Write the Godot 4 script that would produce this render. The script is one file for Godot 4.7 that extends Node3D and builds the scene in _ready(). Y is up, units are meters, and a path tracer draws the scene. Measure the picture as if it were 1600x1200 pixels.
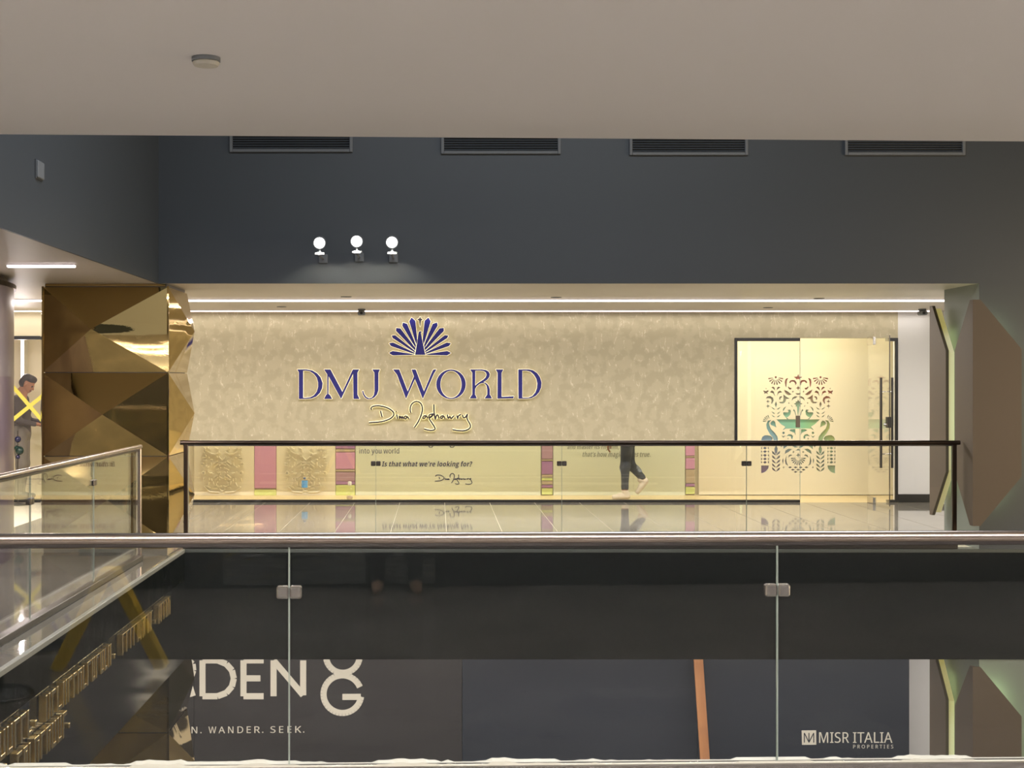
extends Node3D
# A mall atrium seen from the gallery opposite a jewellery shop.
# The picture's vanishing point lies at (684, 597) of 1600x1200; the focal length is 2200 px.
const F := 2200.0
const CX := 684.0
const CY := 597.0
const EYE := 1.65
const DF := 13.92     # far fascia, far slab edge, far railing
const DW := 19.31     # shop front
const DB := 20.50     # display wall inside the shop
const DH := 18.70     # hoarding on the floor below
const CEIL := 2.625   # gallery ceilings
const DROP := 3.57    # floor to floor
const XL := -2.76     # fascia and railing of the left gallery
const XE := -2.50     # slab edge of the left gallery
var M := {}
var names := {}

func X(px: float, d: float) -> float: return (px - CX) / F * d
func Y(py: float, d: float) -> float: return EYE - (py - CY) / F * d
func P(px: float, py: float, d: float) -> Vector3: return Vector3(X(px, d), Y(py, d), -d)

# ---------------------------------------------------------------- nodes
func numbered(called: String) -> String:
	if not names.has(called):
		names[called] = 0
		return called
	names[called] += 1
	return "%s_%03d" % [called, names[called]]

func tag(o: Node, label: String, category: String, group := "") -> void:
	o.set_meta("label", label)
	o.set_meta("category", category)
	if group != "": o.set_meta("group", group)

func thing(called: String, label: String, category: String, at := Vector3.ZERO, group := "") -> Node3D:
	var o := Node3D.new()
	o.name = numbered(called)
	add_child(o)
	o.position = at
	tag(o, label, category, group)
	return o

func part(called: String, mesh: Mesh, mat: Material, parent: Node, at := Vector3.ZERO) -> MeshInstance3D:
	var o := MeshInstance3D.new()
	o.mesh = mesh
	o.material_override = mat
	if parent == self:
		o.name = numbered(called)
		add_child(o)
	else:
		o.name = called
		parent.add_child(o, true)
	o.position = at
	return o

func struct(called: String, mesh: Mesh, mat: Material, at := Vector3.ZERO) -> MeshInstance3D:
	var o := part(called, mesh, mat, self, at)
	o.set_meta("kind", "structure")
	return o

func struct_node(called: String, at := Vector3.ZERO) -> Node3D:
	var o := Node3D.new()
	o.name = numbered(called)
	add_child(o)
	o.position = at
	o.set_meta("kind", "structure")
	return o

# ---------------------------------------------------------------- shapes
func tri(st: SurfaceTool, a: Vector3, b: Vector3, c: Vector3, out: Vector3) -> void:
	# clockwise seen from outside
	var n := (b - a).cross(c - a)
	if n.dot(out) > 0.0:
		var t := b; b = c; c = t
	var nn := out.normalized() if n.length() < 1e-12 else -(b - a).cross(c - a).normalized()
	for v in [a, b, c]:
		st.set_normal(nn)
		st.set_uv(Vector2(v.x + v.z, v.y))
		st.add_vertex(v)

func quad(st: SurfaceTool, a: Vector3, b: Vector3, c: Vector3, d: Vector3, out: Vector3) -> void:
	tri(st, a, b, c, out)
	tri(st, a, c, d, out)

func begin() -> SurfaceTool:
	var st := SurfaceTool.new()
	st.begin(Mesh.PRIMITIVE_TRIANGLES)
	return st

func add_box(st: SurfaceTool, lo: Vector3, hi: Vector3, bev := 0.0) -> void:
	var c := (lo + hi) / 2.0
	var h := (hi - lo) / 2.0
	var b := minf(bev, minf(h.x, minf(h.y, h.z)) * 0.9)
	var ax := [Vector3.RIGHT, Vector3.UP, Vector3.BACK]
	var hh := [h.x, h.y, h.z]
	for i in 3:
		var u: int = (i + 1) % 3
		var w: int = (i + 2) % 3
		for s in [-1.0, 1.0]:
			var n: Vector3 = ax[i] * s
			var o: Vector3 = c + n * hh[i]
			var du: Vector3 = ax[u] * (hh[u] - b)
			var dw: Vector3 = ax[w] * (hh[w] - b)
			quad(st, o - du - dw, o + du - dw, o + du + dw, o - du + dw, n)
	if b <= 0.0: return
	for i in 3:
		var u: int = (i + 1) % 3
		var w: int = (i + 2) % 3
		for su in [-1.0, 1.0]:
			for sw in [-1.0, 1.0]:
				var e: Vector3 = ax[i] * (hh[i] - b)
				var p1: Vector3 = c + ax[u] * su * hh[u] + ax[w] * sw * (hh[w] - b)
				var p2: Vector3 = c + ax[u] * su * (hh[u] - b) + ax[w] * sw * hh[w]
				quad(st, p1 - e, p1 + e, p2 + e, p2 - e, ax[u] * su + ax[w] * sw)
	for sx in [-1.0, 1.0]:
		for sy in [-1.0, 1.0]:
			for sz in [-1.0, 1.0]:
				tri(st, c + Vector3(sx * h.x, sy * (h.y - b), sz * (h.z - b)), c + Vector3(sx * (h.x - b), sy * h.y, sz * (h.z - b)), c + Vector3(sx * (h.x - b), sy * (h.y - b), sz * h.z), Vector3(sx, sy, sz))

func box(lo: Vector3, hi: Vector3, bev := 0.0) -> ArrayMesh:
	var st := begin()
	add_box(st, Vector3(minf(lo.x, hi.x), minf(lo.y, hi.y), minf(lo.z, hi.z)), Vector3(maxf(lo.x, hi.x), maxf(lo.y, hi.y), maxf(lo.z, hi.z)), bev)
	return st.commit()

func cbox(size: Vector3, bev := 0.0) -> ArrayMesh:
	return box(-size / 2.0, size / 2.0, bev)

# prism of a polygon in the xy plane between z0 and z1 (z1 is the front)
func add_prism(st: SurfaceTool, poly: PackedVector2Array, z0: float, z1: float, t := Transform3D()) -> void:
	if poly.size() < 3: return
	if Geometry2D.is_polygon_clockwise(poly): poly.reverse()
	var idx := Geometry2D.triangulate_polygon(poly)
	for i in range(0, idx.size(), 3):
		var a := poly[idx[i]]; var b := poly[idx[i + 1]]; var c := poly[idx[i + 2]]
		tri(st, t * Vector3(a.x, a.y, z1), t * Vector3(b.x, b.y, z1), t * Vector3(c.x, c.y, z1), t.basis.z)
		tri(st, t * Vector3(a.x, a.y, z0), t * Vector3(b.x, b.y, z0), t * Vector3(c.x, c.y, z0), -t.basis.z)
	for i in poly.size():
		var a := poly[i]; var b := poly[(i + 1) % poly.size()]
		var e := b - a
		if e.length() < 1e-7: continue
		var n := t.basis * Vector3(e.y, -e.x, 0)
		quad(st, t * Vector3(a.x, a.y, z0), t * Vector3(b.x, b.y, z0), t * Vector3(b.x, b.y, z1), t * Vector3(a.x, a.y, z1), n)

func prism(poly: PackedVector2Array, z0: float, z1: float, t := Transform3D()) -> ArrayMesh:
	var st := begin()
	add_prism(st, poly, z0, z1, t)
	return st.commit()

# plan polygon (x, z) between two heights
func slab(plan: PackedVector2Array, y0: float, y1: float) -> ArrayMesh:
	var t := Transform3D(Basis(Vector3(1, 0, 0), Vector3(0, 0, 1), Vector3(0, -1, 0)), Vector3.ZERO)
	# local (x, y, z) -> (x, -z, y): the prism's z runs downward
	var st := begin()
	add_prism(st, plan, -y1, -y0, t)
	return st.commit()

func add_tube(st: SurfaceTool, pts: Array, r: float, seg := 12, r_end := -1.0) -> void:
	var n := pts.size()
	var rings := []
	var up := Vector3(0.13, 0.98, 0.11).normalized()
	for i in n:
		var d: Vector3 = (pts[mini(i + 1, n - 1)] - pts[maxi(i - 1, 0)]).normalized()
		if absf(d.dot(up)) > 0.95: up = Vector3(0.97, 0.1, 0.2).normalized()
		var a := d.cross(up).normalized()
		var b := a.cross(d).normalized()
		up = b
		var rr := r if r_end < 0.0 else lerpf(r, r_end, float(i) / (n - 1))
		var ring := []
		for k in seg:
			var w := TAU * k / seg
			ring.append([pts[i] + (a * cos(w) + b * sin(w)) * rr, a * cos(w) + b * sin(w)])
		rings.append(ring)
	for i in n - 1:
		for k in seg:
			var k2 := (k + 1) % seg
			var q := [rings[i][k], rings[i][k2], rings[i + 1][k2], rings[i + 1][k]]
			var nn: Vector3 = (q[1][0] - q[0][0]).cross(q[2][0] - q[0][0])
			var ord := [0, 1, 2, 0, 2, 3] if nn.dot(q[0][1] + q[2][1]) < 0.0 else [0, 2, 1, 0, 3, 2]
			for j in ord:
				st.set_normal(q[j][1])
				st.set_uv(Vector2(float(k) / seg, i))
				st.add_vertex(q[j][0])
	for e in [0, n - 1]:
		var out: Vector3 = (pts[0] - pts[1]) if e == 0 else (pts[n - 1] - pts[n - 2])
		for k in seg:
			tri(st, pts[e], rings[e][k][0], rings[e][(k + 1) % seg][0], out)

func tube(pts: Array, r: float, seg := 12, r_end := -1.0) -> ArrayMesh:
	var st := begin()
	add_tube(st, pts, r, seg, r_end)
	return st.commit()

# profile of (radius, height) turned about y
func lathe(prof: Array, seg := 24) -> ArrayMesh:
	var st := begin()
	for i in prof.size() - 1:
		var p: Vector2 = prof[i]; var q: Vector2 = prof[i + 1]
		var nrm := Vector2(q.y - p.y, p.x - q.x).normalized()
		if nrm.length() < 0.5: continue
		for k in seg:
			var w0 := TAU * k / seg; var w1 := TAU * (k + 1) / seg
			var c0 := Vector3(cos(w0), 0, sin(w0)); var c1 := Vector3(cos(w1), 0, sin(w1))
			var v := [c0 * p.x + Vector3.UP * p.y, c1 * p.x + Vector3.UP * p.y, c1 * q.x + Vector3.UP * q.y, c0 * q.x + Vector3.UP * q.y]
			var nn := [c0 * nrm.x + Vector3.UP * nrm.y, c1 * nrm.x + Vector3.UP * nrm.y, c1 * nrm.x + Vector3.UP * nrm.y, c0 * nrm.x + Vector3.UP * nrm.y]
			var g: Vector3 = (v[1] - v[0]).cross(v[2] - v[0]) + (v[2] - v[0]).cross(v[3] - v[0])
			var ord := [0, 1, 2, 0, 2, 3] if g.dot(nn[0] + nn[1]) < 0.0 else [0, 2, 1, 0, 3, 2]
			for j in ord:
				st.set_normal(nn[j])
				st.set_uv(Vector2(float(k) / seg, float(i)))
				st.add_vertex(v[j])
	return st.commit()

func pts2(a: Array, map: Callable) -> PackedVector2Array:
	var p := PackedVector2Array()
	for i in range(0, a.size(), 2):
		p.append(map.call(float(a[i]), float(a[i + 1])))
	return p

func smooth2(p: PackedVector2Array, closed := false, steps := 4) -> PackedVector2Array:
	# Catmull-Rom through the points
	var out := PackedVector2Array()
	var n := p.size()
	for i in (n if closed else n - 1):
		var a := p[(i - 1 + n) % n] if closed else p[maxi(i - 1, 0)]
		var b := p[i]
		var c := p[(i + 1) % n]
		var d := p[(i + 2) % n] if closed else p[mini(i + 2, n - 1)]
		for s in steps:
			out.append(b.cubic_interpolate(c, a, d, float(s) / steps))
	if not closed: out.append(p[n - 1])
	return out

func stroke(p: PackedVector2Array, w: float) -> Array:
	return Geometry2D.offset_polyline(p, w / 2.0, Geometry2D.JOIN_ROUND, Geometry2D.END_ROUND)

# strokes (with a hole where a stroke closes on itself cut open) as one mesh
func strokes_mesh(lines: Array, w: float, z0: float, z1: float) -> ArrayMesh:
	var st := begin()
	var lift := 0.0
	for l in lines:
		for i in l.size() - 1:
			lift += 0.00012      # neighbouring pieces never share a plane
			if lift > 0.0011: lift = 0.0
			for poly in Geometry2D.offset_polyline(PackedVector2Array([l[i], l[i + 1]]), w / 2.0, Geometry2D.JOIN_ROUND, Geometry2D.END_ROUND):
				add_prism(st, thin(poly, w * 0.08), z0 - lift, z1 + lift)
	return st.commit()

func thin(p: PackedVector2Array, tol: float) -> PackedVector2Array:
	var out := PackedVector2Array()
	for v in p:
		if out.is_empty() or out[out.size() - 1].distance_to(v) > tol: out.append(v)
	if out.size() > 3 and out[0].distance_to(out[out.size() - 1]) < tol: out.remove_at(out.size() - 1)
	return out

var fonts := {}
func font(serif := false, weight := 400) -> SystemFont:
	var key := [serif, weight]
	if not fonts.has(key):
		var f := SystemFont.new()
		f.font_names = PackedStringArray(["Droid Serif" if serif else "Droid Sans"])
		f.font_weight = weight
		fonts[key] = f
	return fonts[key]

# lettering whose lower left corner of ink lies at the origin, stretched to width w and height of ink h (0: as wide as it falls)
func lettering(text: String, h: float, w := 0.0, depth := 0.004, shear := 0.0, weight := 400, base := 0.0) -> ArrayMesh:
	var t := TextMesh.new()
	t.font = font(false, weight)
	t.font_size = 48
	t.pixel_size = 0.01
	t.depth = 0.01
	t.curve_step = 2.0
	t.text = text
	var st := begin()
	var a := t.surface_get_arrays(0)
	var lo := Vector3(1e9, 1e9, 1e9); var hi := -lo
	for v in a[Mesh.ARRAY_VERTEX]:
		lo = lo.min(v); hi = hi.max(v)
	var sy := h / (hi.y - lo.y)
	var sx := w / (hi.x - lo.x) if w > 0.0 else sy
	var sz := depth / (hi.z - lo.z)
	var idx: PackedInt32Array = a[Mesh.ARRAY_INDEX] if a[Mesh.ARRAY_INDEX] != null else PackedInt32Array(range(a[Mesh.ARRAY_VERTEX].size()))
	for i in idx:
		var v: Vector3 = a[Mesh.ARRAY_VERTEX][i] - lo
		st.set_normal(a[Mesh.ARRAY_NORMAL][i])
		st.add_vertex(Vector3(v.x * sx + v.y * sy * shear, v.y * sy - base * h, v.z * sz))
	return st.commit()

# ---------------------------------------------------------------- materials
func mat(c: Color, rough := 0.8, metal := 0.0) -> StandardMaterial3D:
	var m := StandardMaterial3D.new()
	m.albedo_color = c
	m.roughness = rough
	m.metallic = metal
	return m

func rgb8(r: float, g: float, b: float) -> Color: return Color(r / 255.0, g / 255.0, b / 255.0)

func glow(c: Color, e: float) -> StandardMaterial3D:
	var m := mat(Color(0.9, 0.9, 0.9), 0.5)
	m.emission_enabled = true
	m.emission = c
	m.emission_energy_multiplier = e
	return m

func noise_tex(freq: float, cols: Array, offs: Array, seed_: int, kind := 0, size := 512, stretch := 1.0) -> ImageTexture:
	# kind 0 soft fractal, 1 ridged veins
	var n := FastNoiseLite.new()
	n.seed = seed_
	n.noise_type = FastNoiseLite.TYPE_SIMPLEX_SMOOTH
	n.frequency = freq
	n.fractal_type = FastNoiseLite.FRACTAL_RIDGED if kind == 1 else FastNoiseLite.FRACTAL_FBM
	n.fractal_octaves = 1 if kind == 2 else 4
	n.domain_warp_enabled = kind == 1
	n.domain_warp_amplitude = 24.0
	n.domain_warp_frequency = freq * 1.5
	var g := Gradient.new()
	g.colors = PackedColorArray(cols)
	g.offsets = PackedFloat32Array(offs)
	var src: Image
	if stretch == 1.0:
		src = n.get_seamless_image(size, size)
	else:
		src = n.get_seamless_image(size, int(size / stretch))
		src.resize(size, size, Image.INTERPOLATE_CUBIC)
	var im := Image.create(size, size, false, Image.FORMAT_RGB8)
	for y in size:
		for x in size:
			im.set_pixel(x, y, g.sample(src.get_pixel(x, y).r))
	return ImageTexture.create_from_image(im)

# trowelled plaster: beige patches crossed by short broken pale veins that run mostly upright
func plaster_tex() -> ImageTexture:
	var size := 1024
	var a := FastNoiseLite.new()
	a.seed = 7; a.noise_type = FastNoiseLite.TYPE_SIMPLEX_SMOOTH; a.frequency = 0.016; a.fractal_type = FastNoiseLite.FRACTAL_RIDGED; a.fractal_octaves = 3
	a.domain_warp_enabled = true; a.domain_warp_amplitude = 30.0; a.domain_warp_frequency = 0.02
	var b := FastNoiseLite.new()
	b.seed = 9; b.noise_type = FastNoiseLite.TYPE_SIMPLEX_SMOOTH; b.frequency = 0.012; b.fractal_octaves = 4
	var c := FastNoiseLite.new()
	c.seed = 12; c.noise_type = FastNoiseLite.TYPE_SIMPLEX_SMOOTH; c.frequency = 0.09; c.fractal_octaves = 3
	var ia := a.get_seamless_image(size, 340)
	ia.resize(size, size, Image.INTERPOLATE_CUBIC)
	var ib := b.get_seamless_image(size, size)
	var ic := c.get_seamless_image(size, size)
	var im := Image.create(size, size, false, Image.FORMAT_RGB8)
	var base := rgb8(178, 169, 142); var dark := rgb8(169, 160, 133); var pale := rgb8(222, 217, 196)
	for y in size:
		for x in size:
			var p := ib.get_pixel(x, y).r
			var col := dark.lerp(base, smoothstep(0.3, 0.6, p))
			var v := smoothstep(0.72, 0.95, ia.get_pixel(x, y).r) * smoothstep(0.25, 0.7, p) * smoothstep(0.2, 0.65, ic.get_pixel(x, y).r)
			im.set_pixel(x, y, col.lerp(pale, v * 0.8))
	return ImageTexture.create_from_image(im)

func triplanar(m: StandardMaterial3D, tex: Texture2D, metres: float) -> StandardMaterial3D:
	m.albedo_texture = tex
	m.uv1_triplanar = true
	m.uv1_world_triplanar = true
	m.uv1_scale = Vector3.ONE / metres
	return m

func relief(m: StandardMaterial3D, tex: Texture2D, cm: float) -> StandardMaterial3D:
	m.heightmap_enabled = true
	m.heightmap_texture = tex
	m.heightmap_scale = cm
	return m

func make_materials() -> void:
	var w := Color.WHITE
	M.plaster = triplanar(mat(w, 0.55), plaster_tex(), 2.4)
	M.cream = mat(rgb8(222, 214, 186), 0.6)
	M.cream_print = mat(rgb8(206, 209, 184), 0.5)
	M.white_wall = mat(rgb8(205, 204, 202), 0.6)
	M.ceiling = triplanar(mat(w, 0.45), noise_tex(0.006, [rgb8(194, 186, 172), rgb8(206, 199, 186)], [0.2, 0.8], 3, 0, 256, 6.0), 6.0)
	M.ceiling_near = mat(rgb8(230, 228, 227), 0.8)
	M.fascia = mat(rgb8(72, 77, 82), 0.45)
	M.vent = mat(rgb8(116, 120, 124), 0.6)
	M.slat = mat(rgb8(84, 90, 96), 0.6)
	M.black_gloss = mat(rgb8(22, 23, 25), 0.09)
	M.black = mat(rgb8(24, 23, 24), 0.35)
	M.black_matt = mat(rgb8(20, 20, 21), 0.7)
	M.pier = mat(rgb8(126, 134, 127), 0.6)
	M.bronze = mat(rgb8(98, 86, 72), 0.6, 0.1)
	M.rail = mat(rgb8(186, 172, 162), 0.24, 1.0)
	M.rail_far = mat(rgb8(82, 70, 62), 0.28, 1.0)
	M.steel = mat(rgb8(200, 196, 192), 0.25, 1.0)
	M.dark_steel = mat(rgb8(96, 92, 90), 0.3, 1.0)
	M.gold = mat(rgb8(190, 166, 112), 0.03, 1.0)
	relief(M.gold, noise_tex(0.004, [Color.BLACK, w], [0.0, 1.0], 21, 2, 256), 1.1)
	M.gold.uv1_triplanar = true
	M.gold.uv1_world_triplanar = true
	M.gold.uv1_scale = Vector3.ONE / 1.5
	M.brass = mat(rgb8(240, 218, 158), 0.27, 1.0)
	M.glass = mat(Color(0.80, 0.88, 0.84, 0.005), 0.0)
	M.glass.transparency = BaseMaterial3D.TRANSPARENCY_ALPHA
	M.glass_edge = mat(rgb8(168, 178, 168), 0.2)
	M.trim = mat(rgb8(84, 88, 84), 0.4)
	M.trim_light = mat(rgb8(150, 150, 138), 0.4)
	M.film = mat(rgb8(206, 204, 190), 0.5)
	M.led = glow(Color(1.0, 0.93, 0.94), 4.0)
	M.lens = glow(Color(1.0, 0.98, 0.94), 14.0)
	M.panel_cool = glow(Color(0.86, 0.93, 1.0), 1.2)
	M.panel_warm = glow(Color(1.0, 0.92, 0.8), 1.0)
	M.halo = glow(Color(1.0, 0.92, 0.66), 0.8)
	M.halo_sig = glow(Color(1.0, 0.92, 0.55), 1.0)
	M.yellow_glow = glow(Color(0.86, 0.78, 0.28), 0.3)
	M.blue = mat(rgb8(14, 12, 112), 0.6)
	M.sign_dark = mat(rgb8(44, 36, 48), 0.4)
	M.ink = mat(rgb8(46, 48, 84), 0.6)
	M.ink_grey = mat(rgb8(140, 142, 126), 0.6)
	M.tile = []
	for k in 3:
		var t := mat(w, 0.045)
		triplanar(t, noise_tex(0.007, [rgb8(116, 113, 105), rgb8(126, 123, 115), rgb8(136, 132, 122), rgb8(190, 184, 168)], [0.0, 0.5, 0.94, 1.0], 31 + k, 1), 3.0)
		M.tile.append(t)
	M.grout = mat(rgb8(214, 208, 188), 0.6)
	M.floor_near = triplanar(mat(w, 0.12), noise_tex(0.008, [rgb8(100, 96, 91), rgb8(116, 112, 106)], [0.2, 0.8], 41), 4.0)
	M.floor_inside = mat(rgb8(206, 186, 140), 0.3)
	M.pink = mat(rgb8(198, 144, 174), 0.5)
	M.purple = mat(rgb8(160, 116, 156), 0.5)
	M.mauve = mat(rgb8(168, 134, 146), 0.5)
	M.taupe = mat(rgb8(178, 160, 132), 0.5)
	M.lime = mat(rgb8(204, 212, 132), 0.5)
	M.charcoal = mat(rgb8(34, 33, 37), 0.5)
	M.navy = mat(rgb8(20, 28, 42), 0.5)
	M.print_white = mat(rgb8(196, 192, 178), 0.6)
	M.wood = triplanar(mat(w, 0.7), noise_tex(0.02, [rgb8(132, 86, 50), rgb8(156, 106, 64)], [0.2, 0.8], 51, 0, 256, 8.0), 0.8)
	M.yellow_tape = mat(rgb8(220, 208, 90), 0.5)
	M.yellow = mat(rgb8(240, 206, 56), 0.5)
	M.skin = mat(rgb8(150, 104, 78), 0.6)
	M.body = mat(w, 0.75)
	M.body.vertex_color_use_as_albedo = true
	M.hair = mat(rgb8(30, 25, 22), 0.6)
	M.label_blue = mat(rgb8(84, 146, 190), 0.5)
	M.cap = mat(rgb8(60, 90, 130), 0.5)

# ---------------------------------------------------------------- lights
func area_light(parent: Node, at: Vector3, dir: Vector3, size: Vector2, e: float, c := Color(1, 0.95, 0.9), along := Vector3.RIGHT) -> void:
	var l := AreaLight3D.new()
	l.name = "area_light"
	parent.add_child(l, true)
	l.area_size = size
	l.light_energy = e
	l.light_color = c
	l.shadow_enabled = true
	l.area_range = 40.0
	l.area_attenuation = 2.0
	var z := -dir.normalized()
	var x := (along - z * along.dot(z)).normalized()
	l.global_transform = Transform3D(Basis(x, z.cross(x), z), at)

# a linear luminaire set flush into a ceiling, along x or z
func linear_light(label: String, a: Vector3, b: Vector3, width: float, e: float, group := "") -> void:
	var mid := (a + b) / 2.0
	var t := thing("linear_light", label, "light", mid, group)
	var d := (b - a)
	var n := d.normalized()
	var half := d.length() / 2.0
	var along_x := absf(n.x) > 0.5
	var w := width / 2.0
	var hs := Vector3(half, 0.02, w) if along_x else Vector3(w, 0.02, half)
	part("diffuser", box(Vector3(-hs.x, -0.008 - width * 0.42, -hs.z), Vector3(hs.x, -0.008, hs.z), 0.004), M.led, t)
	part("housing", box(Vector3(-hs.x - 0.004, -0.008, -hs.z - 0.004), Vector3(hs.x + 0.004, -0.003, hs.z + 0.004)), M.ceiling_near, t)
	area_light(t, mid + Vector3(0, -0.04, 0), Vector3.DOWN, Vector2(d.length(), width), e, Color(1.0, 0.965, 0.93), n)

# ================================================================ build
func _ready() -> void:
	var cam := Camera3D.new()
	cam.name = "camera"
	cam.projection = Camera3D.PROJECTION_FRUSTUM
	cam.near = 0.05
	cam.far = 100.0
	cam.size = cam.near * 1200.0 / F
	cam.frustum_offset = Vector2((800.0 - CX) / F, -(600.0 - CY) / F) * cam.near
	add_child(cam)
	cam.position = Vector3(0, EYE, 0)
	cam.current = true
	var we := WorldEnvironment.new()
	we.name = "environment"
	var env := Environment.new()
	env.background_mode = Environment.BG_COLOR
	env.background_color = Color.BLACK
	env.tonemap_mode = Environment.TONE_MAPPER_LINEAR
	env.tonemap_exposure = 1.0
	env.sdfgi_enabled = true
	env.ssao_enabled = true
	env.ssil_enabled = true
	we.environment = env
	add_child(we)
	make_materials()
	ceiling_lights()
	shell()
	shop_front()
	display_wall()
	shop_sign()
	gold_column(0.0)
	gold_column(-DROP)
	folded_panels()
	railings()
	fascia_fittings()
	ceiling_fittings()
	left_side()
	lower_level()
	near_side()
	people()

func ceiling_lights() -> void:
	linear_light("long white linear ceiling light over the far walkway, nearer the glass railing", Vector3(-8.0, CEIL, -16.6), Vector3(8.5, CEIL, -16.6), 0.045, 69.0)
	linear_light("long white linear light running along the top of the patterned sign wall", Vector3(-8.0, CEIL, -19.15), Vector3(6.75, CEIL, -19.15), 0.022, 3.0)
	linear_light("short white linear ceiling light in front of the curved printed wall", Vector3(-3.56, CEIL, -11.65), Vector3(-3.0, CEIL, -11.65), 0.045, 10.0)
	linear_light("white linear ceiling light on the lower storey", Vector3(-8.0, CEIL - DROP, -16.6), Vector3(8.5, CEIL - DROP, -16.6), 0.045, 58.0)
	linear_light("white linear ceiling light above the viewer's walkway, nearer the railing", Vector3(-7.0, CEIL, -3.0), Vector3(7.0, CEIL, -3.0), 0.035, 36.0)
	linear_light("white linear ceiling light above the viewer's walkway, nearer the wall", Vector3(-7.0, CEIL, -0.9), Vector3(7.0, CEIL, -0.9), 0.035, 24.0)
	# cove on the wall behind the viewer, washing the near ceiling
	var cv := thing("cove_light", "long light cove on the wall behind the viewer", "light", Vector3(0.0, 2.05, 0.495))
	part("trough", slab(PackedVector2Array([Vector2(-7.5, -0.16), Vector2(7.5, -0.16), Vector2(7.5, 0.0), Vector2(-7.5, 0.0)]), 0.0, 0.03), M.white_wall, cv)
	part("lip", box(Vector3(-7.5, 0.03, -0.16), Vector3(7.5, 0.12, -0.14), 0.004), M.white_wall, cv)
	part("led_strip", box(Vector3(-7.4, 0.03, -0.09), Vector3(7.4, 0.05, -0.05)), M.led, cv)
	area_light(cv, Vector3(0.0, 2.05 + 0.06, 0.42), Vector3(0, 0.9, -0.45), Vector2(14.8, 0.05), 300.0, Color(1.0, 0.98, 0.98))
	# soft light panel under the roof of the atrium and the lit shop front on its right-hand side, both outside the picture
	var t := thing("atrium_light_panel", "large cool white light panel under the atrium roof", "light", Vector3(1.2, 6.39, -8.5))
	part("frame", box(Vector3(-3.1, -0.03, -1.1), Vector3(3.1, 0.0, 1.1), 0.005), M.vent, t)
	part("diffuser", box(Vector3(-3.0, -0.05, -1.0), Vector3(3.0, -0.03, 1.0), 0.004), M.panel_cool, t)
	area_light(t, Vector3(1.2, 6.33, -8.5), Vector3.DOWN, Vector2(6.0, 2.0), 28.0, Color(0.95, 0.97, 1.0))
	t = thing("lit_shop_front", "warm lit shop front on the right-hand side of the atrium", "window", Vector3(9.59, 0.0, -8.8))
	part("frame", box(Vector3(-0.03, 0.0, -2.6), Vector3(0.0, 2.7, 2.6), 0.005), M.black, t)
	part("lit_screen", box(Vector3(-0.05, 0.1, -2.5), Vector3(-0.03, 2.6, 2.5), 0.004), M.panel_warm, t)
	area_light(t, Vector3(9.52, 1.35, -8.8), Vector3.LEFT, Vector2(5.0, 2.5), 33.0, Color(1.0, 0.89, 0.72), Vector3.BACK)

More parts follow.
